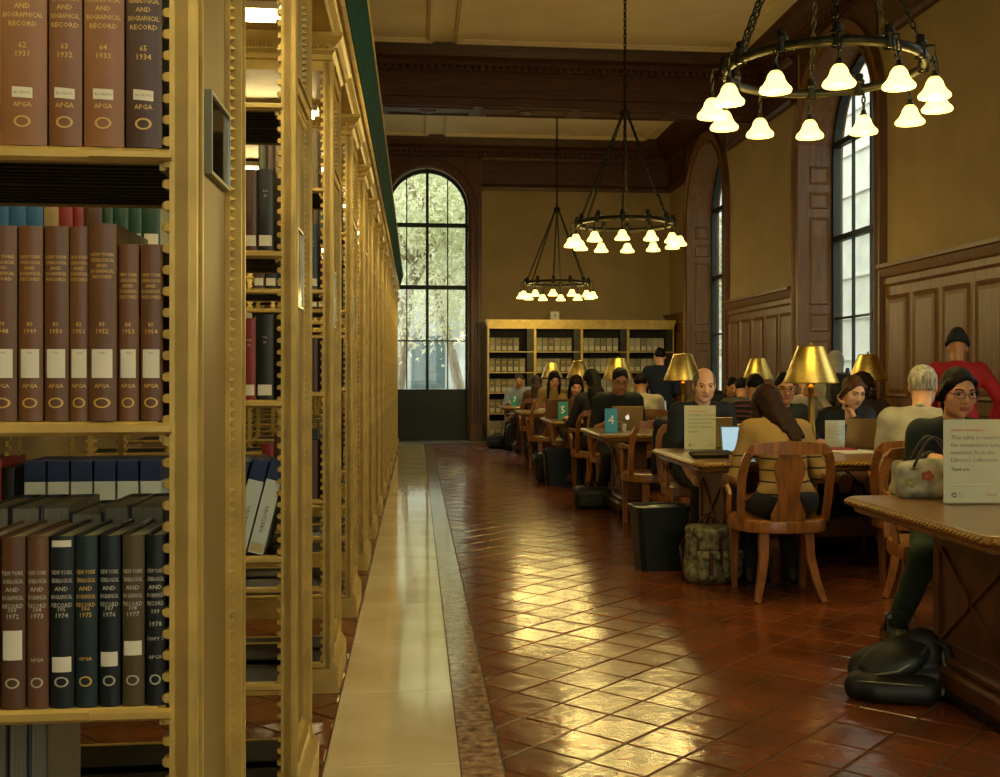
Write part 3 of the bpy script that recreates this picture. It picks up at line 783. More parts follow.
def book(loc, w, h, d, col, label, group, tilt=0., flip=False, simple=False, parts=None, pages=True):
    key = (round(w, 3), round(h, 3), round(d, 3))
    if key not in BOOKCACHE:
        c, p = book_meshes(w, h, d); oc = c.build('cover', cloth(col), smooth='auto'); op = p.build('page_block', PAGE)
        BOOKCACHE[key] = (oc.data, op.data)
        bpy.data.objects.remove(oc); bpy.data.objects.remove(op)
        smooth_angle(BOOKCACHE[key][0], 35)
    mc, mp_ = BOOKCACHE[key]
    r = thing('book', label, 'book', loc, PI if flip else 0, group)
    if tilt: r.rotation_euler = (0, tilt, PI if flip else 0)
    o = bpy.data.objects.new('cover', mc); COL.objects.link(o); o.parent = r
    o.material_slots[0].link = 'OBJECT'; o.material_slots[0].material = cloth(col)
    o2 = bpy.data.objects.new('page_block', mp_); COL.objects.link(o2); o2.parent = r
    return r
def on_spine(r, w, bulge=.008):
    """returns helpers placing flat print on the curved spine"""
    def yy(x): return arcy(x, w, bulge)+bulge*.28-.0006
    def lines(rows, m, name='lettering'):
        b = MB()
        for (t, z, size, bold) in rows:
            tw = text_width(t, size); sc = min(1, w*.86/tw) if tw else 1
            v, f = text_geo(t, size, bold)
            b.add([(p[0]*sc, yy(p[0]*sc), z+p[1]) for p in v], f)
        return tag(b.build(name, m, r), kind='stuff')
    def sticker(z0, z1, ww, m=LABEL, rot=0.):
        b = MB(); n = 6; vs = []
        for z in (z0, z1):
            for i in range(n+1):
                x = -ww/2+ww*i/n; vs.append((x, yy(x)-.0004, z+x*rot))
        b.add(vs, [(i, i+1, n+2+i, n+1+i) for i in range(n)]); return b.build('call_label', m, r)
    def ring(z, a, c, m):
        b = MB(); n = 20; vs = []
        for q in (1, .72):
            for i in range(n):
                t_ = 2*PI*i/n; x = a*q*math.cos(t_); vs.append((x, yy(x)-.0003, z+c*q*math.sin(t_)))
        b.add(vs, [(i, (i+1) % n, n+(i+1) % n, n+i) for i in range(n)]); return b.build('seal', m, r)
    return lines, sticker, ring
def yword(y):
    u = ['', ' one', ' two', ' three', ' four', ' five', ' six', ' seven', ' eight', ' nine']
    return 'nineteen '+{3: 'thirty', 4: 'forty', 5: 'fifty', 7: 'seventy'}[y // 10 % 10]+u[y % 10]
TITLE = ['NEW YORK', 'GENEALOGICAL', 'AND', 'BIOGRAPHICAL', 'RECORD']
Y1 = CASE_Y0
def Zpx(py, Y=1.80): return EYE-(py-HY)*(Y*CS+XP*SN)/FPX
# upper row: four tall volumes 1931-34
specs = [(0, 48, 62, 1931, '#845830', 146), (49, 83, 63, 1932, '#754b29', 147), (84, 125, 64, 1933, '#82552e', 148), (126, 163, 65, 1934, '#43291c', 148)]
zsh = SHELF_Z[3]+.003
for (p0, p1, vol, yr, col, _) in specs:
    xa, xb = X_at(p0, Y1+.01), X_at(p1, Y1+.01); w_ = xb-xa-.002
    r = book(((xa+xb)/2, Y1+.008, zsh), w_, .335, .2, col, 'tall brown bound record volume dated %s with small white call label' % yword(yr), 'record volumes of the nineteen thirties')
    ln, st, rg = on_spine(r, w_)
    ln([(t, .235-.0135*i, .0105, True) for i, t in enumerate(TITLE)]+[(str(vol), .148, .012, True), (str(yr), .135, .012, True), ('APGA', .0585, .0105, True)], GOLDL)
    st(.072, .088, .030, rot=random.uniform(-.1, .1)); rg(.036, .0125, .009, GOLDL)
    lb = MB(); v, f = text_geo('R-USLHG', .006); lb.add([(p[0], arcy(p[0], w_, .008)+.0012, .078+p[1]) for p in v], f); lb.build('label_print', mat('print_grey', '#55554a', .8), r)
# middle row: seven volumes 1948-54
zsh = SHELF_Z[2]+.003
specs = [(-12, 17, 1948, .298), (18, 43, 1949, .298), (44, 69, 1950, .298), (69, 90, 1951, .298), (90, 118, 1952, .302), (118, 139, 1953, .272), (140, 163, 1954, .272)]
for (p0, p1, yr, hh) in specs:
    xa, xb = X_at(p0, Y1+.01), X_at(p1, Y1+.01); w_ = xb-xa-.0015
    r = book(((xa+xb)/2, Y1+(.004 if yr == 1952 else .012), zsh), w_, hh, .2, ['#5f3e20', '#684426'][yr % 2], 'brown bound record volume dated %s with square white call label' % yword(yr), 'record volumes of 1948 to 1954')
    ln, st, rg = on_spine(r, w_)
    ln([(t, hh-.05-.0085*i, .0075, True) for i, t in enumerate(TITLE)]+[(str(yr-1869), .145+.0*hh, .009, True), (str(yr), .134, .010, True), ('APGA', .051, .0085, True)], GOLDL)
    st(.066, .110, w_*.76); rg(.028, w_*.32, .008, GOLDL)
    lb = MB(); v, f = text_geo('R-USLHG', .0045); lb.add([(p[0]*.9, arcy(p[0], w_, .008)+.0012, .103+p[1]) for p in v], f); lb.build('label_print', MATS['print_grey'], r)
# lower row: volumes 1971-78
zsh = SHELF_Z[1]+.003
specs = [(-25, 0, 1971, '#553822', None), (1, 26, 1972, '#553822', (.075, .12)), (27, 49, 1973, '#60402a', None), (50, 75, 1974, '#0d1b1c', (.055, .078)), (75, 98, 1975, '#14282b', None), (99, 121, 1976, '#0b1a1d', (.062, .084)), (122, 145, 1977, '#4a4024', (.078, .100)), (146, 166, 1978, '#0a1519', None)]
for (p0, p1, yr, col, lb_) in specs:
    xa, xb = X_at(p0, Y1+.01), X_at(p1, Y1+.01); w_ = xb-xa-.0015; hh = .262
    nm = 'brown' if col in ('#553822', '#60402a') else ('olive' if col == '#4a4024' else 'black')
    r = book(((xa+xb)/2, Y1+.010, zsh), w_, hh, .2, col, '%s bound record volume dated %s' % (nm, yword(yr)), 'record volumes of the nineteen seventies')
    ln, st, rg = on_spine(r, w_); LM = GOLDL if yr == 1975 else WHITEL
    ln([(t, hh-.058-.0125*i, .0092, True) for i, t in enumerate(TITLE)]+[(str(yr-1869), .148 if yr != 1978 else .142, .009, True), (str(yr), .138 if yr != 1978 else .122, .010, True)]+([('COPY 2', .100, .0075, True)] if yr == 1978 else [])+[('APGA', .072, .0075, True)]*(lb_ is None), LM)
    if lb_: st(lb_[0], lb_[1], w_*.8)
    rg(.040, w_*.30, .008, LM)
    if yr == 1974: st(.246, .256, w_*.8)

# general shelf filling
PAL = {'green': '#153f2c', 'navy': '#14233f', 'red': '#7c1f1c', 'dark red': '#521816', 'brown': '#4a2c1d', 'black': '#101412', 'tan': '#8f7a4d', 'teal': '#1d5058', 'blue': '#235a86', 'cream': '#b3a885', 'grey': '#5c5d55', 'olive': '#4a4a2a'}
PLACE = {}
def shelf_row(k, lvl, back, x1, x0, cols, hr, wr, where, lean=0., labelled=False, dep=.0, dd=.19):
    """books from x1 (panel side) leftwards to x0 on shelf lvl of stack k; back=True: on the far face, fore-edges seen"""
    yb = CASE_Y0+k*CASE_DY; x = x1; z = SHELF_Z[lvl]+.003; i = 0
    while x > x0:
        w_ = round(random.uniform(*wr)/.004)*.004; h_ = round(random.uniform(*hr)/.012)*.012; c = cols[i % len(cols)]
        if isinstance(c, str) and c.startswith('#'): cn, cv = 'coloured', c
        else: cn, cv = c, PAL[c]
        lab = '%s bound book on %s' % (cn, where)
        yy = yb+.012+dep if not back else yb+CD-.012
        r = book((x-w_/2, yy+random.uniform(0, .006), z), w_, h_, dd, cv, lab, lab, flip=back, tilt=lean)
        if labelled:
            ln, st, rg = on_spine(r, w_); st(.012, .042, w_*.8)
            if random.random() < .7: ln([('VOL', h_*.72, .008, True), (str(random.randint(1, 40)), h_*.66, .009, True)], WHITEL if cn not in ('tan', 'cream') else GOLDL)
        x -= w_+.0012; i += 1
# the nearest stack, far face and through-views
W0 = 'the far face of the dated volumes stack'
shelf_row(0, 1, True, XP-.10, -1.05, ['black', 'olive', 'black', 'grey', 'black'], (.26, .28), (.045, .06), W0+', middle shelf')
shelf_row(0, 0, True, XP-.30, -1.05, ['grey', 'navy', 'olive', 'black'], (.24, .28), (.03, .05), W0+', low shelf')
def stackname(k): return '%s stack from arched window' % ORD[NCASE-1-k]
# second stack, front face
W1 = stackname(1)
shelf_row(1, 3, False, XP-.050, -.56, ['black', 'brown', 'brown', 'navy'], (.22, .24), (.028, .045), W1+', shelf at eye level', labelled=True)
shelf_row(1, 3, False, XP-.36, -1.3, ['green', 'green', 'green', 'green', 'brown', 'red', 'red', 'tan', 'blue', 'blue', 'blue', 'teal', 'blue'], (.245, .27), (.028, .05), W1+', eye level left end', labelled=True)
shelf_row(1, 2, False, XP-.050, -.56, ['black', 'red', 'dark red', 'dark red'], (.22, .25), (.035, .05), W1+', waist shelf', labelled=True)
shelf_row(1, 2, False, XP-.42, -1.3, ['red', 'navy', 'blue', 'red', 'dark red', 'red', 'brown'], (.2, .23), (.025, .04), W1+', waist shelf left end')
# blue and white directories on the lower shelf
DIRW = mat('directory_white', '#b9c3bd', .5, 0, .05); DIRB = mat('directory_blue', '#16284f', .45, 0, .05)
def directory(x, k, w_, tilt, label):
    h_ = .27; y0 = CASE_Y0+k*CASE_DY+.012; z = SHELF_Z[1]+.003+(abs(math.sin(tilt))*w_*.5)
    r = thing('book', label, 'book', (x, y0, z), 0, 'blue and white directories'); r.rotation_euler = (0, tilt, 0)
    MB().cbox(-w_/2, w_/2, 0, .19, 0, .212, .001).build('cover', DIRW, r)
    MB().cbox(-w_/2, w_/2, 0, .19, .212, h_, .001).build('cover_band', DIRB, r)
    b = MB(); v, f = text_geo('DIRECTORY', .014, True); b.add([(p[1]-.005, -.0005, .03+.07+p[0]) for p in v], f); b.build('lettering', mat('print_grey', '#55554a', .8), r)
    b = MB().box(-w_*.4, w_*.4, -.001, 0, .006, .03); b.build('call_label', mat('label_yellow', '#b5a76c', .7), r)
for i, x in enumerate((-.446, -.496, -.548)):
    directory(x-.004, 1, .043, .25, 'blue and white directory leaning on its neighbour, low shelf')
for i in range(6): directory(-.735-.062*i, 1, .055, 0, 'blue and white directory standing upright, low shelf')
shelf_row(1, 1, False, -1.10, -1.45, ['black', 'red', 'green', 'black', 'navy', 'teal'], (.24, .28), (.02, .035), W1+', low shelf left end', labelled=True)
shelf_row(1, 2, True, XP-.10, -1.2, ['brown', 'grey', 'olive', 'dark red'], (.2, .24), (.03, .05), W1+', far face')
shelf_row(1, 1, True, XP-.30, -1.3, ['grey', 'dark red', 'green', 'cream', 'grey'], (.19, .22), (.03, .05), W1+', far face low')
# further stacks: only their ends show
for k in range(2, 9):
    Wk = stackname(k); xe = XP-.050; x0 = XP-.050-(.22 if k < 4 else .13)
    shelf_row(k, 3, False, xe, x0, [['green', 'green', 'tan'], ['cream', 'red', 'black'], ['navy', 'black', 'brown'], ['black', 'olive', 'red']][k % 4], (.24, .28), (.035, .05), Wk+', eye level', labelled=k < 4)
    shelf_row(k, 2, False, xe, x0, [['navy', 'teal', 'cream'], ['red', 'black', 'grey'], ['brown', 'brown', 'dark red']][k % 3], (.2, .27), (.03, .05), Wk+', waist shelf')
    shelf_row(k, 1, False, xe, x0, [['brown', 'red', 'black'], ['black', 'navy', 'grey'], ['red', 'dark red', 'black']][(k+1) % 3], (.2, .27), (.035, .05), Wk+', low shelf')
    shelf_row(k, 4, False, xe, x0, [['tan', 'brown', 'olive'], ['brown', 'dark red', 'green']][k % 2], (.2, .27), (.03, .05), Wk+', top shelf')
# ================================================================== CHANDELIERS
SHADE = emit('lamp_shade_glow', '#ffdc6e', LAMP_STR, '#8a7434')
_nt = SHADE.node_tree; _t = _nt.nodes.new('ShaderNodeBsdfTransparent'); _t.inputs[0].default_value = lin('#fff2c8'); _m = _nt.nodes.new('ShaderNodeMixShader'); _m.inputs[0].default_value = .62      # milky glass lets most of the light through
_nt.links.new(_nt.nodes['Principled BSDF'].outputs[0], _m.inputs[1]); _nt.links.new(_t.outputs[0], _m.inputs[2]); _nt.links.new(_m.outputs[0], _nt.nodes['Material Output'].inputs[0])
def chain_geo(b, a, c, pitch=.032, r=.0035, hw=.010):
    a = Vector(a); c = Vector(c); L = (c-a).length; n = max(1, int(L/pitch)); d = (c-a)/n; t = d.normalized()
    u = t.orthogonal().normalized(); v = t.cross(u)
    for i in range(n):
        s = u if i % 2 else v; m = a+d*(i+.5); hl = d.length*.66; pts = []
        for q in range(8):
            an = 2*PI*q/8; pts.append(m+t*(hl*math.cos(an))+s*(hw*math.sin(an)))
        b.tube(pts, r, 4, closed=True, up=(u+v*.3+t*.1))
def build_chandelier(ztop, zring):
    root = thing('chandelier', 'x', 'chandelier'); R = .512; H = zring
    MB().tube([(R*math.cos(2*PI*i/48), R*math.sin(2*PI*i/48), H) for i in range(48)], .021, 10, closed=True, sx=.026).build('ring', IRON, root, True)
    apex = H+1.18
    b = MB(); b.lathe([(.0, .10), (.02, .09), (.015, .06), (.05, .04), (.06, .0), (.045, -.03), (.015, -.05), (.0, -.07)], 10, (0, 0, apex), cap=False); b.build('hub', IRON, root, True)
    b = MB(); chain_geo(b, (0, 0, apex+.08), (0, 0, ztop), .045, .005, .014); b.build('main_chain', IRON, root)
    MB().lathe([(.0, -.09), (.03, -.08), (.05, -.04), (.10, -.02), (.12, 0)], 14, (0, 0, ztop), cap=False).build('ceiling_rose', IRON, root, True)
    for k in range(6):
        a = 2*PI*(k+.275)/6; p = Vector((R*math.cos(a), R*math.sin(a), H+.05))
        b = MB(); chain_geo(b, p, (.04*math.cos(a), .04*math.sin(a), apex-.02), .04, .0042, .011); b.build('support_chain', IRON, root)
    prof = [(.020, .0), (.030, -.010), (.040, -.025), (.046, -.045), (.058, -.066), (.076, -.084), (.080, -.095), (.077, -.104), (.0, -.101)]
    for k in range(12):
        a = 2*PI*(k+.55)/12; c = Vector((R*math.cos(a), R*math.sin(a), H)); e = Vector((math.cos(a), math.sin(a), 0))
        b = MB(); b.lathe([(.014, .02), (.030, .028), (.034, .045), (.022, .058), (.026, .07), (.020, .085), (.0, .092)], 8, c, cap=False)
        b.tube([c+e*.0+Vector((0, 0, .03)), c+e*.068+Vector((0, 0, .02)), c+e*.068+Vector((0, 0, -.035))], .008, 6)
        b.lathe([(.030, .028), (.030, -.03)], 8, c, cap=False)
        chain_geo(b, c+e*.068+Vector((0, 0, -.03)), c+e*.068+Vector((0, 0, -.105)), .028, .0035, .009)
        b.lathe([(.006, 0), (.014, -.006), (.014, -.02), (.022, -.03), (.022, -.042)], 10, c+e*.068+Vector((0, 0, -.10)))
        ho = b.build('lamp_hanger', IRON, root, True)
        s = MB(); s.lathe(prof, 14, c+e*.068+Vector((0, 0, -.135)), cap=False); s.build('shade', SHADE, ho, True)
        ld = bpy.data.lights.get('lamp_light') or bpy.data.lights.new('lamp_light', 'POINT'); ld.energy = LAMP_W; ld.color = (1, .75, .25); ld.shadow_soft_size = .045
        lo = bpy.data.objects.new('lamp_light', ld); COL.objects.link(lo); lo.parent = ho; lo.location = c+e*.068+Vector((0, 0, -.135-.155))
    return root
ch = None
for (Y, px, zr, lab) in ((-.35, None, 2.90, 'bronze ring chandelier with twelve lit shades toward the back wall, unseen, added to light the near shelves'), (5.62, 823, 2.92, 'bronze ring chandelier with twelve lit shades beside the paneled near window'), (11.65, 625, 2.905, 'bronze ring chandelier with twelve lit shades hanging between two ceiling beams'), (17.6, 557, 2.76, 'bronze ring chandelier with twelve lit shades by the file bookcase wall')):  # first chandelier hangs unseen, added to light the near stack from the front
    if zr != 2.76:
        if ch is None: ch = build_chandelier(ZC, 2.91); ch.location = (2.2, Y, 0); o = ch
        else: o = dup(ch, (X_at(px, Y), Y, 0))
        o['label'] = lab; o['group'] = 'ring chandeliers'
    else:
        o = build_chandelier(ZC, 2.76); o.location = (X_at(px, Y), Y, 0); o['label'] = lab; o['group'] = 'ring chandeliers'

# ================================================================== TABLES
TZ = .76; TW = 1.26; TX1 = 4.62
TABS = [(1.88, 4.09), (1.70, 7.22), (1.63, 10.30), (1.54, 13.05), (1.48, 15.95), (1.42, 18.6)]
def build_table(x0, near):
    L = TX1-x0; root = thing('reading_table', 'x', 'table'); hw = TW/2; c = .05
    def outline(o): return [(c-o, -hw-o), (L-c+o, -hw-o), (L+o, -hw+c-o*.4), (L+o, hw-c+o*.4), (L-c+o, hw+o), (c-o, hw+o), (-o, hw-c+o*.4), (-o, -hw+c-o*.4)]
    b = MB(); lev = [(-.05, .690), (-.035, .70), (-.03, .715), (-.012, .722), (0, .735), (0, .748), (-.006, .757), (-.012, .76)]
    vs = []
    for o, z in lev: vs += [(p[0], p[1], z) for p in outline(o)]
    fs = [(k*8+i, k*8+(i+1) % 8, k*8+8+(i+1) % 8, k*8+8+i) for k in range(len(lev)-1) for i in range(8)]
    fs += [tuple(range(7, -1, -1)), tuple(range(len(lev)*8-8, len(lev)*8))]
    b.add(vs, fs); b.build('tabletop', TABLEW, root)
    b = MB(); pts = outline(.001); pitch = .030 if near else .05          # carved edge
    for p, q in zip(pts, pts[1:]+pts[:1]):
        p = Vector((*p, .7415)); q = Vector((*q, .7415)); d = q-p; n = max(1, int(d.length/pitch)); d /= n; t = d.normalized(); nn = Vector((t.y, -t.x, 0))
        for i in range(n):
            m_ = p+d*(i+.5); s = d.length*.46; up = Vector((0, 0, .012)); sk = t*.009
            b.add([m_-t*s-up-sk, m_+t*s-up-sk, m_+t*s+up+sk, m_-t*s+up+sk, m_+nn*.013], [(0,1,4), (1,2,4), (2,3,4), (3,0,4)])
    tag(b.build('carved_edge', mat('carved_oak', '#a07a3a', .3, .1, .15, 8), root), kind='stuff')
    for xc in (.38, L-.38):                                              # pedestals
        b = MB(); b.cbox(xc-.17, xc+.17, -.42, .42, 0, .05, .008); b.build('base_shoe', mat('black_base', '#15100b', .5), root)
        b = MB(); b.cbox(xc-.185, xc+.185, -.44, .44, .05, .13, .012); b.cbox(xc-.15, xc+.15, -.38, .38, .13, .165, .012); b.build('plinth', TABLED, root)
        b = MB(); b.box(xc-.10, xc+.10, -.30, .30, .165, .64); b.build('pedestal', TABLED, root)
        for s in (-1, 1):
            xx = xc+s*.10
            for (y0, y1, z0, z1) in ((-.30, -.25, .165, .64), (.25, .30, .165, .64), (-.25, .25, .165, .21), (-.25, .25, .59, .64)):
                MB().box(min(xx, xx+s*.014), max(xx, xx+s*.014), y0, y1, z0, z1).build('panel_molding', TABLED, root)
            b = MB(); b.tube([(xx+s*.004, -.25, .21), (xx+s*.004, .25, .59)], .009, 4); b.tube([(xx+s*.004, .25, .21), (xx+s*.004, -.25, .59)], .009, 4); b.build('cross_molding', TABLED, root)
        b = MB(); b.prism([(-.30, .64), (.30, .64), (.46, .69), (-.46, .69)], 0, xc-.12, xc+.12); b.build('bracket', TABLED, root)
    MB().cbox(.5, L-.5, -.06, .06, .20, .32, .01).build('stretcher', TABLED, root)
    return root
tlabs = ['oak reading table carrying the floral handbag', 'oak reading table carrying the laptop of the older man in the suit', 'oak reading table with the blue number four sign', 'oak reading table with the blue number five sign', 'oak reading table between the number five and number seven tables', 'oak reading table with the blue number seven sign']
for i, (x0, yc) in enumerate(TABS):
    t = build_table(x0, i < 3); t.location = (x0, yc, 0); t['label'] = tlabs[i]; t['group'] = 'oak reading tables'

# ================================================================== CHAIRS
def build_chair():
    r = thing('armchair', 'x', 'chair')
    def rr(sc): return [(x*sc, y*sc) for x, y in ((-.25, .235), (-.15, .245), (.15, .245), (.25, .235), (.275, .05), (.265, -.08), (.20, -.19), (.10, -.235), (0, -.245), (-.10, -.235), (-.20, -.19), (-.265, -.08), (-.275, .05))]
    b = MB(); lv = [(.96, .385), (1, .39), (1, .445), (.985, .455), (.93, .460), (.6, .448), (.2, .444)]; vs = []; n = 13
    for s, z in lv: vs += [(p[0], p[1], z) for p in rr(s)]
    fs = [(k*n+i, k*n+n+i, k*n+n+(i+1) % n, k*n+(i+1) % n) for k in range(len(lv)-1) for i in range(n)]+[tuple(range(n)), tuple(range(len(lv)*n-1, len(lv)*n-n-1, -1))]
    b.add(vs, fs); b.build('seat', CHAIRW, r, 'auto')
    for s in (-1, 1):
        b = MB(); b.tube([(s*.215, .19, .40), (s*.215, .20, .2), (s*.21, .205, 0)], [.026, .021, .016], 4, up=(0, 1, 0)); b.build('leg', CHAIRW, r)
        b = MB(); b.tube([(s*.13, -.17, .41), (s*.135, -.195, .25), (s*.16, -.23, .12), (s*.195, -.275, 0)], [.027, .024, .021, .017], 4, up=(0, 1, 0)); b.build('leg', CHAIRW, r)
        b = MB(); b.tube([(s*.248, -.11, .45), (s*.255, -.15, .58), (s*.258, -.185, .70), (s*.248, -.215, .80), (s*.225, -.235, .855)], [.020, .021, .022, .023, .022], 4, sx=[.020, .016, .015, .015, .018], up=(0, 1, 0)); b.build('upright', CHAIRW, r)
        b = MB(); b.tube([(s*.256, -.185, .675), (s*.285, -.06, .685), (s*.295, .06, .685), (s*.288, .13, .675), (s*.275, .155, .635), (s*.262, .13, .60), (s*.262, .10, .575), (s*.268, .10, .53), (s*.262, .13, .48), (s*.255, .14, .43)], [.014, .022, .027, .028, .024, .018, .015, .016, .018, .019], 6, sx=[.014, .013, .013, .014, .02, .018, .016, .016, .018, .018], up=(1, 0, 0)); b.build('arm', CHAIRW, r, 'auto')
    b = MB(); P_ = [(-.237, -.228, .84), (-.20, -.243, .873), (-.10, -.265, .878), (0, -.272, .880), (.10, -.265, .878), (.20, -.243, .873), (.237, -.228, .84)]
    b.tube(P_, [.014]*7, 4, sx=[.022, .03, .036, .040, .036, .03, .022]); b.build('crest_rail', CHAIRW, r)
    b = MB(); hwz = [(.095, .455), (.10, .49), (.085, .53), (.062, .58), (.060, .63), (.075, .69), (.088, .74), (.085, .79), (.060, .83), (.065, .85)]
    sp = lambda z: -.225-(z-.455)*.10
    vs = []
    for hw_, z in hwz:
        y = sp(z); vs += [(-hw_, y-.008, z), (hw_, y-.008, z), (hw_, y+.008, z), (-hw_, y+.008, z)]
    fs = [(k*4+i, k*4+(i+1) % 4, k*4+4+(i+1) % 4, k*4+4+i) for k in range(len(hwz)-1) for i in range(4)]+[(3, 2, 1, 0), tuple(range(len(hwz)*4-4, len(hwz)*4))]
    b.add(vs, fs); b.build('splat', CHAIRW, r)
    return r
CH0 = build_chair(); chair_used = [False]
def chair(x, y, yaw_deg, label):
    if not chair_used[0]: chair_used[0] = True; o = CH0; o.location = (x, y, 0); o.rotation_euler = (0, 0, math.radians(yaw_deg)); o['label'] = label; o['group'] = 'oak library armchairs'; return o
    return dup(CH0, (x, y, 0), math.radians(yaw_deg), label, 'oak library armchairs')

# ================================================================== DESK LAMPS
def build_lamp():
    r = thing('desk_lamp', 'x', 'lamp')
    MB().lathe([(.0, 0), (.095, 0), (.098, .010), (.088, .022), (.05, .030), (.034, .045), (.030, .065), (.022, .075)], 20, cap=False).build('base', BRASSD, r, 'auto')
    MB().lathe([(.020, .07), (.028, .085), (.034, .12), (.030, .17), (.022, .24), (.018, .32), (.017, .42), (.024, .435), (.024, .455), (.014, .465), (.014, .50)], 14, cap=False).build('column', BRASSD, r, True)
    MB().lathe([(.182, .475), (.185, .475), (.186, .484), (.092, .722), (.088, .730), (.02, .735), (.02, .731), (.086, .726), (.180, .484), (.182, .475)], 32, cap=False).build('shade', BRASS, r, True)
    MB().lathe([(.0, .76), (.008, .755), (.011, .745), (.007, .737), (.02, .733)], 10, cap=False).build('finial', BRASSD, r, True)
    MB().lathe([(.012, .50), (.022, .53), (.028, .56), (.022, .59), (.0, .60)], 10, cap=False).build('bulb', emit('bulb_glow', '#ffd27a', DESK_STR), r, True)
    return r
LP0 = None
for (ti, px, lab) in ((1, 811, 'brass desk lamp behind the woman in the striped cardigan'), (1, 1075, 'brass desk lamp on the older man\'s table, wall end'), (2, 683, 'brass desk lamp behind the older man in the suit, number four table'), (2, 868, 'brass desk lamp on the number four table, at its wall end'), (3, 618, 'brass desk lamp on the number five table behind the man in black'), (3, 758, 'brass desk lamp on the number five table, at its wall end'), (4, 579, 'brass desk lamp on the table between numbers five and seven'), (5, 552, 'brass desk lamp on the number seven table'), (0, 1090, 'brass desk lamp on the floral handbag table')):
    Y = TABS[ti][1]+.05; loc = (X_at(px, Y), Y, TZ+.001)
    if LP0 is None: LP0 = build_lamp(); o = LP0; o.location = loc; o['label'] = lab; o['group'] = 'brass desk lamps'
    else: o = dup(LP0, loc, 0, lab, 'brass desk lamps')

# ================================================================== FAR BOOKCASE
BY = 20.55; BX0, BX1 = X_at(488, BY), X_at(674, BY); BH = 2.32
bc = thing('file_bookcase', 'wide gilt bookcase of grey file boxes against the end wall', 'bookcase', (BX0, BY, 0)); BWD = BX1-BX0
MB().box(0, BWD, .30, .33, 0, BH-.08).build('back_panel', mat('bookcase_back', '#15140f', .8), bc)
b = MB(); b.box(-.03, BWD+.03, -.04, .36, BH-.04, BH); b.box(-.015, BWD+.015, -.02, .345, BH-.10, BH-.04); b.box(0, BWD, -.005, .33, BH-.17, BH-.10); b.build('cornice', GILT, bc)
NB = 4; bw = BWD/NB
for i in range(NB+1):
    x = i*bw; MB().box(max(0, x-.022), min(BWD, x+.022), 0, .32, .08, BH-.17).build('upright', GILT, bc)
MB().box(0, BWD, 0, .32, 0, .10).build('plinth', GILT, bc)
FZ = [.10, .34, .72, 1.13, 1.55, 1.745]
FZ = [.16, .56, .95, 1.335, 1.725]
for i in range(NB):
    for z in FZ: MB().box(i*bw+.022, (i+1)*bw-.022, .01, .30, z-.018, z).build('shelf', GILT, bc)
    b = MB().box((i+1)*bw-.15, (i+1)*bw-.022, .02, .05, FZ[0], BH-.17); b.build('filler_strip', STEEL, bc)
BOXM = [mat('file_grey', '#8e8b78', .7, 0, .08), mat('file_pale', '#a29c82', .7, 0, .08), mat('file_dim', '#7a7662', .7, 0, .08)]
proto = []
for mi in range(3):
    o = MB().cbox(-.052, .052, 0, .24, 0, .255, .003).build('file_box', BOXM[mi]); proto.append((o.data))
    bpy.data.objects.remove(o)
lme = MB().box(-.040, .040, -.0015, 0, .02, .10).build('l', mat('file_label', '#c7c0a2', .7)); lmd = lme.data; bpy.data.objects.remove(lme)
lme = MB().box(-.030, .030, -.0015, 0, .165, .205).build('l', mat('file_tag', '#b49648', .6)); lmd2 = lme.data; bpy.data.objects.remove(lme)
rown = ['top', 'second', 'third', 'fourth', 'lowest']; bayn = ['bay beside the arched window', 'second bay from the arched window', 'third bay from the arched window', 'bay by the side wall']
for i in range(NB):
    for j, z in enumerate(reversed(FZ)):
        for q in range(6):
            x = BX0+i*bw+.078+q*.1135+random.uniform(-.002, .002)
            if x > BX0+(i+1)*bw-.07: continue
            if random.random() < .05: continue
            o = bpy.data.objects.new('file_box', proto[random.randint(0, 2)]); COL.objects.link(o)
            o.location = (x, BY+.02+random.uniform(0, .012), z+.001)
            lab = 'grey labelled file box, %s shelf, %s' % (rown[j], bayn[i]); tag(o, lab, 'box', lab)
            for md in ([lmd, lmd2] if (i < 2) else [lmd]):
                l = bpy.data.objects.new('file_label' if md is lmd else 'name_tag', md); COL.objects.link(l); l.parent = o
wb = thing('wall_speaker', 'small white wall box standing on top of the file bookcase', 'device', (X_at(555, BY+.1), BY+.1, BH))
MB().cbox(-.085, .085, 0, .06, 0, .165, .01).build('housing', mat('white_plastic', '#c9c4b0', .4), wb)
MB().lathe([(.02, 0), (.02, .005), (.0, .006)], 10, M=Matrix.Translation((0, 0, .085)) @ Matrix.Rotation(PI/2, 4, 'X')).build('button', mat('grey_plastic', '#5a5a52', .5), wb)

# ================================================================== SIGNS ON TABLES
WPAPER = mat('white_card', '#f2eee0', .6, 0, .03); BLUEC = mat('blue_card', '#2b9bbb', .5, 0, .04); TEALC = mat('teal_card', '#1f7f7d', .5, 0, .04)
GREYT = mat('grey_print', '#77776e', .8, 0, 0); ORANGET = mat('orange_print', '#c8552b', .8, 0, 0); DARKT = mat('dark_print', '#4a4a44', .8, 0, 0)
WHITET = mat('white_print', '#f0f0e8', .7, 0, 0)
ACRYL = glass_mat('clear_acrylic', '#f2f4ee', .05)
def text_part(r, rows, m, name, x0, front=-.0035, align='l', bold=False):
    b = MB()
    for (t, z, s) in rows:
        v, f = text_geo(t, s, bold); xs = [p[0] for p in v]; dx = x0-min(xs) if align == 'l' else (x0-max(xs) if align == 'r' else x0)
        b.add([(p[0]+dx, front, z+p[1]) for p in v], f)
    return b.build(name, m, r)
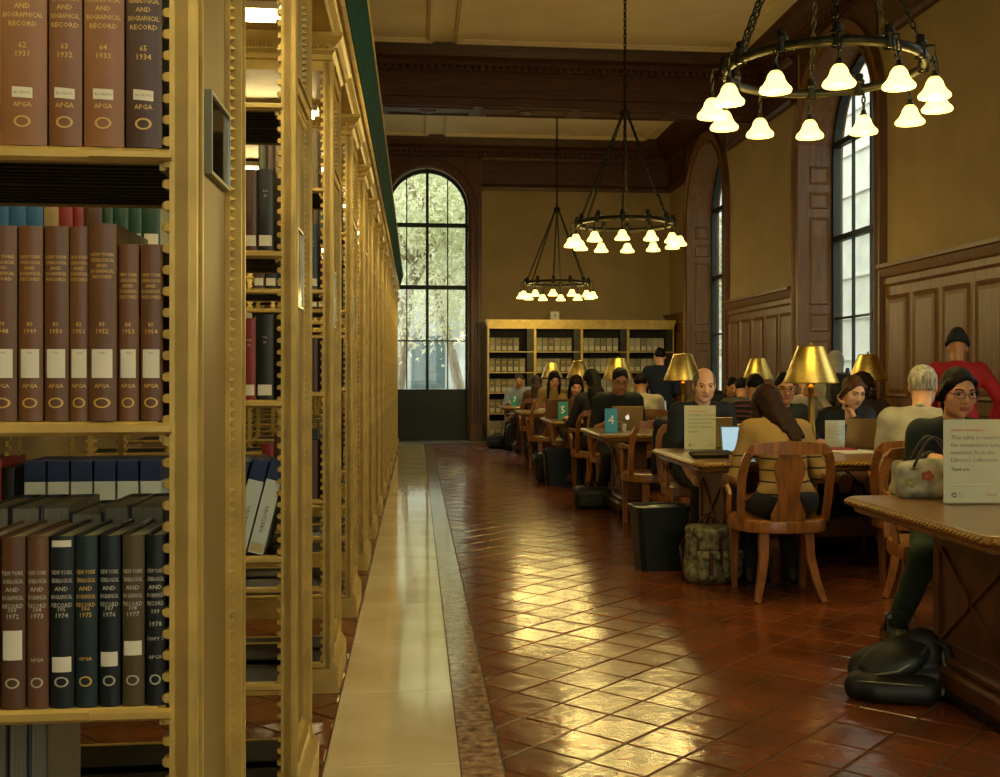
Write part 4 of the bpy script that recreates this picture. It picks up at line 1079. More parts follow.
def reserved_sign(x, y, rot, w_, h_, label):
    r = thing('reserved_sign', label, 'sign', (x, y, TZ+.001), math.radians(rot), 'reserved table signs')
    MB().box(-w_/2-.004, w_/2+.004, -.045, .045, 0, .004).build('foot', ACRYL, r)
    MB().box(-w_/2, w_/2, -.0015, .0015, .004, h_).build('card', WPAPER, r)
    MB().box(-w_/2-.003, w_/2+.003, -.0035+.0005, -.0028, .004, h_+.003).build('holder', ACRYL, r)
    s = w_/.16; L = -w_/2+.02*s
    text_part(r, [('RESERVED FOR RESEARCH', h_-.031*s, .0075*s)], ORANGET, 'heading', L, bold=True)
    text_part(r, [('This table is reserved', h_-.053*s, .0160*s), ('for researchers using', h_-.073*s, .0160*s), ('materials from the', h_-.093*s, .0160*s), ('Library\'s collections.', h_-.113*s, .0160*s)], GREYT, 'message', L)
    text_part(r, [('Thank you', h_-.136*s, .0115*s)], DARKT, 'thanks', L, bold=True)
    MB().box(L, w_/2-.014*s, -.0036, -.0034, .0455*s, .046*s).build('rule', GREYT, r)
    b = MB(); b.lathe([(.0075*s, 0), (.0075*s, .0002), (0, .0002)], 16, M=Matrix.Translation((L+.008*s, -.0034, .023*s)) @ Matrix.Rotation(PI/2, 4, 'X'), cap=False); b.build('logo', GREYT, r)
    b = MB(); b.tube([(L+.004*s, -.0038, .019*s), (L+.008*s, -.0038, .026*s), (L+.012*s, -.0038, .021*s)], .0008*s, 4); b.build('logo_mark', WPAPER, r)
    text_part(r, [('New York', .0275*s, .0042*s), ('Public', .0225*s, .0042*s), ('Library', .0175*s, .0042*s)], DARKT, 'logo_name', L+.020*s)
    text_part(r, [('nypl.org', .021*s, .0085*s)], ORANGET, 'web_address', w_/2-.016*s, align='r', bold=True)
def number_sign(x, y, rot, n, m, label, h_=.19, w_=.115):
    r = thing('number_sign', label, 'sign', (x, y, TZ+.001), math.radians(rot), 'numbered table signs')
    MB().prism([(-.035, 0), (-.033, 0), (.001, h_), (-.001, h_)], 0, -w_/2, w_/2).build('front_card', m, r)
    MB().prism([(.035, 0), (.033, 0), (-.001, h_), (.001, h_)], 0, -w_/2, w_/2).build('back_card', m, r)
    b = MB(); v, f = text_geo(n, .12); b.add([(p[0], -.0365+.035*((.075+p[1])/h_)-.0015, .075+p[1]) for p in v], f); b.build('numeral', WHITET, r)
# ================================================================== PEOPLE
def Rx(a): c, s = math.cos(a), math.sin(a); return np.array([[1,0,0],[0,c,-s],[0,s,c]])
def Rz(a): c, s = math.cos(a), math.sin(a); return np.array([[c,-s,0],[s,c,0],[0,0,1]])
def Ry(a): c, s = math.cos(a), math.sin(a); return np.array([[c,0,s],[0,1,0],[-s,0,c]])
def ik(a, b, l1, l2, pole):
    a = np.array(a, float); b = np.array(b, float); d = b-a; L = np.linalg.norm(d); L = min(L, (l1+l2)*.999); u = d/np.linalg.norm(d); b = a+u*L
    x = (l1*l1-l2*l2+L*L)/(2*L); hgt = math.sqrt(max(0, l1*l1-x*x)); p = np.array(pole, float); p = p-(p@u)*u; p /= np.linalg.norm(p)
    return a+u*x+p*hgt, b
SKIN = {'fair': ('#dba67e', '#b5695a'), 'light': ('#d39c72', '#a9604e'), 'tan': ('#b07c54', '#8d5242'), 'olive': ('#ba8558', '#935445')}
def skin_mat(k): return mat('skin_'+k, SKIN[k][0], .5, 0, .08, 12), mat('lips_'+k, SKIN[k][1], .45, 0, .05)
def hair_mat(col): return mat('hair_'+col.strip('#'), col, .58, 0, .38, 9, stretch=(9, 9, 1.0), bump=.7, bscale=14, dist=.006, spec=.15)
def fabric(col, v=.14): return mat('fabric_'+col.strip('#'), col, .85, 0, v, 7, bump=.25, bscale=90, dist=.001)
EYEW = mat('eye_white', '#8f8474', .25, 0, 0); IRIS = mat('iris_dark', '#22150e', .15, 0, 0)
def hand_sdf(S, W, d, side, n, curl, s=1., rad=1.):
    """W wrist, d direction of the fingers, side towards the thumb, n palm normal (where fingers curl)"""
    d = d/np.linalg.norm(d); side = side-(side@d)*d; side /= np.linalg.norm(side); n = np.cross(d, side)*(1 if np.dot(np.cross(d, side), n) > 0 else -1)
    R = np.stack([side, d, n], 1)
    S.cone(W-d*.03*s, W+d*.02*s, .026*s, .024*s, .015)
    S.ell(W+d*.050*s, (.040*s, .050*s, .015*s), R, .012)
    for i, (o, ln) in enumerate(((.029, .070), (.010, .080), (-.009, .074), (-.027, .058))):
        b0 = W+d*(.088-abs(o-.005)*.25)*s+side*o*s; a1 = curl*(.6+.08*i); a2 = curl*(1.5+.12*i); dd = d+side*o*2.
        d1 = dd*math.cos(a1)+n*math.sin(a1); d2 = dd*math.cos(a2)+n*math.sin(a2); d1 /= np.linalg.norm(d1); d2 /= np.linalg.norm(d2)
        m_ = b0+d1*ln*.52*s; e = m_+d2*ln*.5*s
        S.cone(b0-d*.01*s, m_, .0095*s*rad, .0088*s*rad, .005); S.cone(m_, e, .0088*s*rad, .0072*s*rad, .004)
    t0 = W+d*.022*s+side*.024*s; t1 = t0+(d*.6+side*.75+n*.25)*.042*s; t2 = t1+(d*.95+side*.15+n*.3)*.032*s
    S.cone(t0, t1, .014*s, .0105*s, .01); S.cone(t1, t2, .0105*s, .0085*s, .005)
def person(label, x, y, yaw, hair, skin='fair', haircol='#2a1a12', top='#20242a', trousers='#15181c', shoes='#15120f', lean=12, pitch=15, hyaw=0, htilt=0, handL=None, handR=None,
           feet=None, seat=.45, stand=False, female=False, s=1., res=.014, hres=.009, glasses=False, sleeve=.96, topmat=None, collar=None, neck='crew', eyes=True, hat=None, scarf=None,
           poleL=(-.35, -.5, -1), poleR=(.35, -.5, -1), curl=.55, hunch=8, group=None, legs=True, waist=0.):
    root = thing('person', label, 'person', (x, y, 0), math.radians(yaw), group)
    sm, lm = skin_mat(skin); le = math.radians(lean); u = np.array([0, math.sin(le), math.cos(le)]); le2 = le+math.radians(hunch); u2 = np.array([0, math.sin(le2), math.cos(le2)])
    H = np.array([0, 0, (.93*s if stand else seat+.105)]); RT = Rx(-le); RT2 = Rx(-le2)
    C = H+u*.30*s; N = C+u2*.215*s; sw = (.158 if female else .182)*s
    shL = C+u2*.165*s+np.array([-sw, 0, 0]); shR = C+u2*.165*s+np.array([sw, 0, 0])
    hd = Rz(math.radians(hyaw)) @ Ry(math.radians(htilt)) @ Rx(-math.radians(pitch))
    nk = u2*.7+np.array([0, 0, .3])+np.array([0, .25*math.sin(math.radians(max(0, pitch))), 0]); nk /= np.linalg.norm(nk)
    HC = N+nk*.062*s+hd @ np.array([0, .022, .105])*s
    hp = lambda p: HC+hd @ (np.array(p)*s)
    if handL is None: handL = (-.16, .36, .80)
    if handR is None: handR = (.16, .36, .80)
    eL, wL = ik(shL, handL, .29*s, .255*s, poleL); eR, wR = ik(shR, handR, .29*s, .255*s, poleR)
    if feet is None: feet = ((-.11, .40, .085), (.11, .40, .085)) if not stand else ((-.09, 0, .085), (.09, .03, .085))
    hipL = H+np.array([-.088*s, .02, -.01]); hipR = H+np.array([.088*s, .02, -.01]); lp = (0, 1, .6) if not stand else (0, 1, 0)
    kL, aL = ik(hipL, feet[0], .44*s, .43*s, lp); kR, aR = ik(hipR, feet[1], .44*s, .43*s, lp)
    fem = 1 if female else 0
    def torso(S, g):
        S.ell(H+u*.02*s, np.array([.165+.006*fem, .118, .115])*s+g, RT, .04)
        S.ell(H+u*.16*s, np.array([.142-.012*fem, .104, .15])*s+g, RT, .05)
        S.ell(C+u2*.03*s, np.array([.160-.014*fem, .112-.006*fem, .165])*s+g, RT2, .05)
        if female:
            for q in (-1, 1): S.ell(C+u2*.015*s+np.array([q*.068*s, 0, 0])+RT2 @ np.array([0, .085*s, 0]), np.array([.058, .05, .055])*s+g*.6, RT2, .04)
        S.cone(shL+np.array([.02, 0, 0]), shR-np.array([.02, 0, 0]), .058*s+g, .058*s+g, .05)
        S.cone(N-u2*.02*s, shL+np.array([.04, 0, .0]), .05*s+g*.8, .045*s+g, .04); S.cone(N-u2*.02*s, shR-np.array([.04, 0, 0]), .05*s+g*.8, .045*s+g, .04)
    ar = .9 if female else 1.
    def arms(S, g, cut=1.):
        for sh, e, w_ in ((shL, eL, wL), (shR, eR, wR)):
            S.cone(sh, e, .052*s*ar+g, .041*s*ar+g, .035)
            if cut > .35: S.cone(e, e+(w_-e)*cut, .041*s*ar+g, .041*s*ar+g+(.027-.041)*s*cut*ar, .02)
    def legsf(S, g, cut=1.):
        for h_, k_, a_ in ((hipL, kL, aL), (hipR, kR, aR)):
            S.cone(h_, k_, .088*s+g, .061*s+g, .05); S.cone(k_, k_+(a_-k_)*cut, .060*s+g, .060*s+g+(.040-.060)*s*cut, .03)
    # body: torso, limbs, head and hands in one mesh
    S = SDF(); torso(S, -.012); arms(S, -.008 if sleeve > .5 else -.003, .9 if sleeve > .5 else 1.); legsf(S, -.014); S.cone(N-nk*.03*s, hp((0, -.02, -.04)), .052*s, .047*s, .02)
    parts = [S.mesh(max(res, .016))]
    S = SDF(); S.cone(N-nk*.01*s, hp((0, -.018, -.04)), (.050 if female else .056)*s, (.044 if female else .052)*s, .02)
    S.ell(hp((0, -.012, .028)), np.array([.074, .094, .092])*s, hd, .03)
    S.ell(hp((0, .022, -.030)), np.array([.060, .066, .078])*s, hd, .03)
    S.cone(hp((-.028, .030, -.068)), hp((.028, .030, -.068)), .030*s, .030*s, .03); S.cone(hp((0, .045, -.07)), hp((0, .062, -.092)), .030*s, (.019 if female else .023)*s, .025)
    for q in (-1, 1):
        S.ell(hp((q*.042, .052, -.022)), np.array([.022, .020, .022])*s, hd, .025); S.ell(hp((q*.076, -.006, -.006)), np.array([.010, .020, .030])*s, hd, .008)
        S.ell(hp((q*.032, .097, .014)), np.array([.019, .016, .012])*s, hd, .012, 's')
        S.cone(hp((q*.014, .082, .030)), hp((q*.048, .070, .028)), .009*s, .007*s, .014)
    S.cone(hp((0, .084, .016)), hp((0, .104, -.022)), .0075*s, .0120*s, .012)
    for q in (-1, 1): S.ell(hp((q*.011, .093, -.026)), np.array([.008, .010, .007])*s, hd, .006)
    S.cone(hp((-.017, .079, -.054)), hp((.017, .079, -.054)), .0075*s, .0075*s, .006); S.cone(hp((-.014, .077, -.064)), hp((.014, .077, -.064)), .0085*s, .0085*s, .006)
    hv, hq = S.mesh(hres); parts.append((hv, hq))
    for w_, e, sd in ((wL, eL, 1.), (wR, eR, -1.)):
        S = SDF(); d = w_-e; d = d/np.linalg.norm(d); d2 = d.copy()
        if w_[2] < .95 and not stand: d2 = np.array([d[0]*.8, d[1], min(d[2], -.05)*.5]); d2 /= np.linalg.norm(d2)
        hand_sdf(S, w_, d2, np.array([sd, .15, .25]), np.array([0, .1, -1.]), curl, s, 1. if hres < .008 else 1.12)
        parts.append(S.mesh(min(.0075, hres*.8)))
    V = np.concatenate([p[0] for p in parts]); off = np.cumsum([0]+[len(p[0]) for p in parts])[:-1]; Q = np.concatenate([p[1]+o for p, o in zip(parts, off)])
    # lips by position in the head frame
    cen = V[Q].mean(1); lc = (cen-HC) @ hd / s
    mi = ((np.abs(lc[:, 0]) < .024) & (lc[:, 1] > .06) & (lc[:, 2] < -.046) & (lc[:, 2] > -.0735) & (np.abs(lc[:, 2]+.0595) < .0135-.28*np.abs(lc[:, 0]))).astype(int)
    np_obj('body', V, Q, [sm, lm], root, mi)
    if eyes:
        for q in (-1, 1):
            b = MB(); c = hp((q*.032, .0725, .012)); n, m_ = 10, 8; gz = hd @ np.array([0, math.cos(.35), -math.sin(.35)])
            b.sphere(tuple(c), .0112*s, n, m_)
            for i, f in enumerate(b.f):
                cc = np.mean([b.v[j] for j in f], 0)-c; b.m[i] = 1 if (cc/np.linalg.norm(cc)) @ gz > .62 else 0
            b.build('eye', [EYEW, IRIS], root, True)
            b = MB(); b.tube([tuple(hp((q*.014, .0925, .031))), tuple(hp((q*.032, .088, .038))), tuple(hp((q*.050, .073, .033)))], .0032*s, 5); b.build('eyebrow', hair_mat(haircol), root, True)
    # clothes
    g = .013
    S = SDF(); torso(S, g); arms(S, g+.002, sleeve)
    if neck == 'v': S.ell(N+u2*.02*s+np.array([0, .07*s, -.05*s]), np.array([.045, .07, .10])*s, RT2, .01, 's')
    S.ell(N+nk*.055*s, np.array([.060, .060, .050])*s, None, .008, 's')
    S.plane(H-u*(.075+waist)*s, -u)
    V, Q = S.mesh(res, noise=.0022, nfreq=34); tm = topmat or fabric(top)
    np_obj('top', V, Q, tm, root)
    if collar:
        S = SDF(); S.cone(N-np.array([.055*s, .005, 0])+nk*.015, N+np.array([0, -.055*s, .02*s])+nk*.03, .014, .016, .01); S.cone(N+np.array([.055*s, -.005, 0])+nk*.015, N+np.array([0, -.055*s, .02*s])+nk*.03, .014, .016, .01)
        S.cone(N-np.array([.055*s, .005, 0])+nk*.015, N+np.array([-.03*s, .075*s, -.05*s]), .014, .012, .01); S.cone(N+np.array([.055*s, -.005, 0])+nk*.015, N+np.array([.03*s, .075*s, -.05*s]), .014, .012, .01)
        V, Q = S.mesh(min(res, .010)); np_obj('collar', V, Q, fabric(collar), root)
    if legs:
        S = SDF(); S.ell(H+u*.0, np.array([.168+.006*fem, .124, .105])*s+.006, RT, .04); legsf(S, .009, .93); S.plane(H+u*.06*s, u)
        V, Q = S.mesh(res+.003, noise=.002, nfreq=30); np_obj('trousers', V, Q, fabric(trousers), root)
        for a_ in (aL, aR):
            S = SDF(); f = np.array([0, 1, 0]); z0 = max(0, a_[2]-.085)
            S.cone((a_[0], a_[1]-.03, z0+.035), (a_[0], a_[1]+.06, z0+.035), .036, .040, .02); S.cone((a_[0], a_[1]+.05, z0+.03), (a_[0], a_[1]+.17, z0+.028), .041, .030, .02); S.cone((a_[0], a_[1]-.005, z0+.05), (a_[0], a_[1]-.005, z0+.085), .042, .040, .02); S.plane((0, 0, z0+.002), (0, 0, -1))
            V, Q = S.mesh(.012); np_obj('shoe', V, Q, mat('shoe_'+shoes.strip('#'), shoes, .5, 0, .1), root)
    # hair
    S = SDF(); kind = hair; k = .02
    if kind != 'none':
        S.ell(hp((0, -.017, .033)), (np.array([.0795, .0975, .0925]) if kind != 'short' else np.array([.085, .102, .099]))*s, hd, k)
        if kind == 'thinning': S.p.clear(); S.ell(hp((0, -.016, .022)), np.array([.083, .098, .094])*s, hd, k)
        if kind in ('long', 'longfront', 'pony', 'loose'):
            S.ell(hp((0, -.022, .030)), np.array([.087, .104, .104])*s, hd, k)
        if kind == 'long':
            back = N+RT2 @ np.array([0, -.085, .0])*s
            S.cone(hp((0, -.06, -.0)), back+np.array([0, -.01, -.02]), .075*s, .07*s, .03)
            for q in (-1, 0, 1): S.cone(back+np.array([q*.05*s, 0, .02]), C+RT2 @ np.array([q*.055, -.135, -.01])*s, .045*s, .022*s, .02)
        if kind == 'loose':       # long locks falling unevenly over one shoulder blade
            back = N+RT2 @ np.array([0, -.08, .0])*s
            S.cone(hp((0, -.055, -.0)), back, .072*s, .060*s, .03)
            for q, ln in ((-.2, .05), (.25, .13), (.7, .15), (1.0, .10)): S.cone(back+np.array([q*.05*s, 0, .02]), C+RT2 @ np.array([.02+q*.085, -.130, .10-ln])*s, .036*s, .014*s, .015)
        if kind in ('longfront', 'loose'):
            for q in (-1, 1):
                S.cone(hp((q*.070, .015, .03)), hp((q*.080, .020, -.07)), .024*s, .026*s, .02); S.cone(hp((q*.080, .020, -.07)), C+RT2 @ np.array([q*.085, .095, .05])*s, .028*s, .016*s, .02)
            S.cone(hp((0, -.06, -.0)), N+RT2 @ np.array([0, -.07, -.05])*s, .070*s, .05*s, .03)
        if kind == 'pony':
            S.cone(hp((0, -.075, -.01)), N+RT2 @ np.array([.0, -.085, .02])*s, .045*s, .040*s, .03); S.cone(N+RT2 @ np.array([0, -.085, .02])*s, C+RT2 @ np.array([-.03, -.12, .03])*s, .040*s, .018*s, .02)
        if kind == 'bun': S.ell(hp((0, -.115, .03)), np.array([.042, .038, .042])*s, hd, .015)
        if kind == 'curly':
            rn = random.Random(hash(label) % 1000)
            for i in range(110):
                a = rn.uniform(0, 2*PI); z_ = rn.uniform(-.16, .085); rr_ = (.085 if z_ > -.02 else .095)*(1 if z_ < .05 else .75)
                if math.sin(a) > .35 and z_ < .06: continue
                S.ell(hp((rr_*math.cos(a), -.02+rr_*math.sin(a), z_)), np.array([.019]*3)*s, None, .016)
        # face opening
        if kind == 'thinning':
            S.ell(hp((0, .105, .02)), np.array([.073, .085, .110])*s, hd, .012, 's'); S.ell(hp((0, .055, .12)), np.array([.055, .075, .05])*s, hd, .015, 's')
        elif kind == 'crop':
            S.ell(hp((0, .11, -.012)), np.array([.082, .085, .088])*s, hd, .015, 's')
        elif kind == 'pulled':
            S.ell(hp((0, .105, -.018)), np.array([.066, .080, .096])*s, hd, .010, 's')
            for q in (-1, 1): S.cone(hp((q*.064, .030, .055)), hp((q*.078, -.020, -.030)), .018*s, .024*s, .02)
            S.cone(hp((0, -.085, -.02)), hp((0, -.11, -.09)), .035*s, .028*s, .02); S.cone(hp((0, -.11, -.09)), C+RT2 @ np.array([-.05, -.12, .04])*s, .028*s, .015*s, .02)
        else:
            S.ell(hp((0, .108, -.02)), np.array([.066, .085, .092])*s, hd, .012, 's')
        V, Q = S.mesh(max(hres, .0075), noise=.0016, nfreq=90); np_obj('hair', V, Q, hair_mat(haircol), root)
        if kind in ('crop', 'short', 'thinning', 'pulled', 'none'):
            pass
    if hat == 'beanie':
        S = SDF(); S.ell(hp((0, -.018, .055)), np.array([.092, .108, .094])*s, hd, .02); S.ell(hp((0, -.05, .135)), np.array([.05, .05, .04])*s, hd, .03); S.plane(hp((0, .03, .022)), hd @ np.array([0, -.15, -1.]))
        V, Q = S.mesh(.009, noise=.0015, nfreq=120); np_obj('beanie', V, Q, fabric('#121a17'), root)
        S = SDF()
        for i in range(16):
            a, a2 = 2*PI*i/16, 2*PI*(i+1)/16; S.cone(hp((.088*math.cos(a), -.016+.104*math.sin(a), .034-.004*math.sin(a))), hp((.088*math.cos(a2), -.016+.104*math.sin(a2), .034-.004*math.sin(a2))), .015, .015, .01)
        V, Q = S.mesh(.009); np_obj('beanie_cuff', V, Q, fabric('#0f1613'), root)
    if hat == 'hood':
        S = SDF(); S.ell(hp((0, -.03, .03)), np.array([.102, .118, .125])*s, hd, .03); S.cone(hp((0, -.05, -.03)), N+np.array([0, -.05, -.02]), .085, .09, .04); S.ell(hp((0, .12, -.01)), np.array([.075, .10, .10])*s, hd, .01, 's')
        V, Q = S.mesh(.012, noise=.002, nfreq=40); np_obj('hood', V, Q, tm, root)
    if glasses:
        b = MB()
        for q in (-1, 1):
            c = (q*.033, .103, .010); pts = []
            for i in range(14):
                a = 2*PI*i/14; pts.append(tuple(hp((c[0]+.026*math.cos(a), c[1]-.010*abs(c[0]+.026*math.cos(a))/.06, c[2]+.0165*math.sin(a)))))
            b.tube(pts, .0016, 4, closed=True)
            b.tube([tuple(hp((q*.058, .095, .014))), tuple(hp((q*.078, .05, .014))), tuple(hp((q*.080, -.005, .008)))], .0018, 4)
        b.tube([tuple(hp((-.008, .103, .014))), tuple(hp((0, .107, .016))), tuple(hp((.008, .103, .014)))], .0015, 4)
        b.build('glasses', BLACKM, root)
    info = dict(root=root, wL=wL, wR=wR, N=N, C=C, H=H, shL=shL, shR=shR)
    return info
# ================================================================== WHO SITS WHERE
def L2(x, y, yaw, P):                    # a world point in a person's own frame
    a = -math.radians(yaw); dx, dy = P[0]-x, P[1]-y
    return (dx*math.cos(a)-dy*math.sin(a), dx*math.sin(a)+dy*math.cos(a), P[2])
TY = lambda i, s: TABS[i][1]+s*TW/2      # table edge, s=-1 near side, +1 far side
# near woman at the handbag table
x, y, yw = 2.66, 5.30, 168
person('woman in glasses and dark hooded jacket reading behind the reserved sign beside the handbag', x, y, yw, 'pulled', 'light', '#120c0a', '#101a1c', '#1d3529', '#55584f', lean=11, pitch=13, hyaw=9, female=True, s=1.0, res=.0095, hres=.0052, glasses=True,
       handR=L2(x, y, yw, (2.44, 5.02, .90)), handL=L2(x, y, yw, (2.72, 4.86, .80)), feet=((.02, .34, .085), (.30, .26, .085)), poleR=(.25, -.5, -1), curl=.7)
chair(x+.0, y+.03, yw, 'oak armchair of the woman in glasses')
# striped cardigan woman
x, y = 2.13, 6.33
person('woman in tan cardigan with black stripes, seen from behind, long brown hair', x+.045, y-.02, -3, 'loose', 'light', '#2b170d', trousers='#20242c', lean=20, hunch=26, pitch=42, hyaw=8, female=True, s=1., res=.010, hres=.007, eyes=False,
       topmat=stripe_mat('striped_knit', '#8f7440', '#17130f', .068, .010, zmax=.86), handL=(-.20, .42, .79), handR=(.20, .36, .79), feet=((-.14, .32, .085), (.14, .34, .085)), waist=.06)
chair(x, y, -3, 'oak armchair of the woman in the striped cardigan')
# older man in suit
x, y = X_at(697, 8.25), 8.25
person('older balding man in black suit seated behind his reserved sign', x, y, 180, 'thinning', 'fair', '#6d6559', '#12161a', '#121519', lean=14, pitch=16, hyaw=-5, s=1.03, res=.012, hres=.0075, handR=L2(x, y, 180, (1.98, 7.82, .80)), handL=L2(x, y, 180, (2.30, 7.85, .80)), collar='#8d98a8', neck='v')
chair(x, y, 180, 'oak armchair of the older man in the black suit')
# woman at the big laptop
x, y = X_at(839, 8.30), 8.30
person('fair woman in dark top leaning on her hand behind a silver laptop', x, y, 176, 'pulled', 'fair', '#5a3a1e', '#0f1416', '#15181c', lean=22, pitch=22, hyaw=12, female=True, s=1., res=.012, hres=.0075, neck='v', handL=L2(x, y, 176, (3.26, 8.02, 1.06)), handR=L2(x, y, 176, (2.96, 7.86, .80)), poleL=(-.6, .3, -1), curl=.9)
chair(x, y, 180, 'oak armchair of the woman behind the silver laptop')
# white haired man, from behind
x, y = 3.0, 6.33
person('white haired man in pale shirt seen from behind', x, y, -34, 'short', 'fair', '#b3ad9c', '#a9a596', '#20242a', lean=10, pitch=16, s=1.02, res=.012, hres=.008, eyes=False, collar='#b0ac9e')
chair(x, y-.02, -24, 'oak armchair of the white haired man')
# man in red with a beanie
x, y = X_at(957, 8.45), 8.45
person('standing man in red shirt and black knit beanie by the paneled wall', x, y, -28, 'none', 'tan', '#1a1310', '#a3141c', '#1a1c20', lean=18, pitch=18, stand=True, s=.97, res=.014, hres=.009, eyes=False, hat='beanie', handL=(-.18, .36, .86), handR=(.26, .16, .86), poleR=(1, -.5, .1))
# glasses man behind the striped woman
x, y = X_at(774, 8.32), 8.32
person('dark haired man in glasses and olive jacket between the lamp and the striped woman', x, y, 190, 'crop', 'olive', '#120d0b', '#2a2b20', lean=12, pitch=14, hyaw=-18, s=.98, res=.014, hres=.009, glasses=True)
chair(x, y, 180, 'oak armchair of the man in the olive jacket')
# number four table
x, y = X_at(616, 11.35), 11.35
person('man in black shirt and glasses working at a laptop behind the number four sign', x, y, 180, 'crop', 'tan', '#15100d', '#0e1614', '#10161a', lean=12, pitch=24, s=1.06, res=.014, hres=.009, glasses=True, sleeve=.3, feet=((-.10, .34, .085), (.20, .22, .085)))
chair(x, y, 180, 'oak armchair of the man in the black shirt')
chair(X_at(655, 9.30), 9.30, 4, 'oak armchair with a black jacket hung over its back')
x, y = X_at(760, 9.35), 9.35
person('dark haired person in maroon striped sweater seen from behind', x, y, -8, 'crop', 'olive', '#140e0b', lean=18, pitch=22, s=1., res=.015, hres=.010, eyes=False, topmat=stripe_mat('maroon_knit', '#171310', '#6d3a35', .045, .016))
chair(x, y, -4, 'oak armchair of the person in the maroon striped sweater')
x, y = X_at(874, 9.35), 9.35
person('person with long curly brown hair beside the wall end lamp', x, y, 6, 'curly', 'fair', '#33200f', '#3a3022', lean=14, pitch=15, female=True, res=.016, hres=.010, eyes=False)
chair(x, y, 6, 'oak armchair of the curly haired person')
x, y = X_at(800, 11.35), 11.35
person('dark haired woman in white blouse resting her cheek on her hand', x, y, 180, 'bun', 'fair', '#1a120d', '#b5b09f', lean=14, pitch=18, female=True, res=.016, hres=.010, handL=(-.12, .26, 1.06), poleL=(-.6, .4, -1))
chair(x, y, 180, 'oak armchair of the woman in the white blouse')
x, y = 4.60, 11.25
person('young woman with hand at her cheek under the wall end lamp', x, y, 176, 'longfront', 'fair', '#3d2412', '#4b3626', lean=16, pitch=22, hyaw=10, female=True, s=.96, res=.016, hres=.010, handR=(.10, .25, 1.04), poleR=(.6, .4, -1))
chair(x-.05, y, 176, 'oak armchair of the young woman under the lamp')
# number five table
x, y = X_at(597, 12.02), 12.02
person('woman with long black hair and bare arms at the number five table, from behind', x, y, 6, 'long', 'light', '#0d0a09', '#17191a', '#12141a', lean=10, pitch=18, hyaw=18, female=True, s=1.02, res=.015, hres=.010, eyes=False, sleeve=.05, handL=(-.24, .42, .80), feet=((-.12, .30, .085), (.12, .32, .085)))
chair(x, y, 4, 'oak armchair of the long haired woman with bare arms')
x, y = X_at(573, 14.05), 14.05
person('woman bowing her lit face over a brown laptop', x, y, 180, 'longfront', 'fair', '#20130c', '#8a6a3c', lean=16, pitch=34, female=True, s=.98, res=.016, hres=.010)
chair(x, y, 180, 'oak armchair of the woman bowing over the brown laptop')
x, y = X_at(645, 12.02), 12.02
person('dark haired person in pale shirt seated back to us at the number five table', x, y, 0, 'crop', 'tan', '#130d0a', '#a39a80', lean=16, pitch=22, res=.016, hres=.011, eyes=False)
chair(x, y, 0, 'oak armchair of the person in the pale shirt')
x, y = X_at(743, 12.0), 12.0
person('dark haired person in grey jacket hunched over the number five table', x, y, -15, 'crop', 'olive', '#120d0b', '#46453a', lean=28, pitch=24, res=.016, hres=.011, eyes=False)
chair(x, y, -10, 'oak armchair of the person in the grey jacket')
x, y = X_at(726, 14.0), 14.0
person('dark haired reader in black facing us beside the far side window', x, y, 180, 'crop', 'tan', '#130d0b', '#14161a', lean=20, pitch=30, s=.96, res=.018, hres=.011)
chair(x, y, 180, 'oak armchair of the dark haired reader in black')
# standing figures
x, y = X_at(661, 14.55), 14.55
person('standing man in navy sweater seen from behind', x, y, -6, 'crop', 'fair', '#1a1410', '#0f1a30', '#12151c', lean=6, pitch=12, stand=True, s=.965, res=.015, hres=.010, eyes=False, handL=(-.16, .30, .98), handR=(.16, .30, .98))
x, y = X_at(836, 11.85), 11.85
person('person in pale grey hooded top standing by the tall side window', x, y, -20, 'none', 'fair', '#2a1a12', '#9a978c', '#1c1e22', lean=24, pitch=25, stand=True, s=.93, res=.016, hres=.012, eyes=False, hat='hood', handL=(-.16, .34, .86), handR=(.16, .34, .86))
# tables beyond
x, y = X_at(551, 16.95), 16.95
person('woman with long brown hair and tan top facing us at a far table', x, y, 184, 'longfront', 'fair', '#24160d', '#93793f', lean=14, pitch=26, female=True, s=1.04, res=.017, hres=.011)
chair(x, y, 180, 'oak armchair of the woman in the tan top')
chair(X_at(548, 14.95), 14.95, 2, 'empty oak armchair in front of the table between numbers five and seven')
x, y = X_at(520, 19.62), 19.62
person('grey haired man in pale blue shirt and jeans at the number seven table', x, y, 172, 'crop', 'tan', '#3c3a36', '#8793a6', '#1d2c44', lean=18, pitch=26, s=1.02, res=.017, hres=.011, feet=((-.08, .36, .085), (.24, .34, .085)))
chair(x, y, 176, 'oak armchair of the man in the pale blue shirt')
x, y = X_at(537, 17.6), 17.6
person('brown haired person at the number seven table seen from behind', x, y, -4, 'long', 'fair', '#2d1b10', '#4a3322', lean=20, pitch=24, female=True, s=.97, res=.018, hres=.012, eyes=False)
chair(x, y, 0, 'oak armchair of the brown haired person')

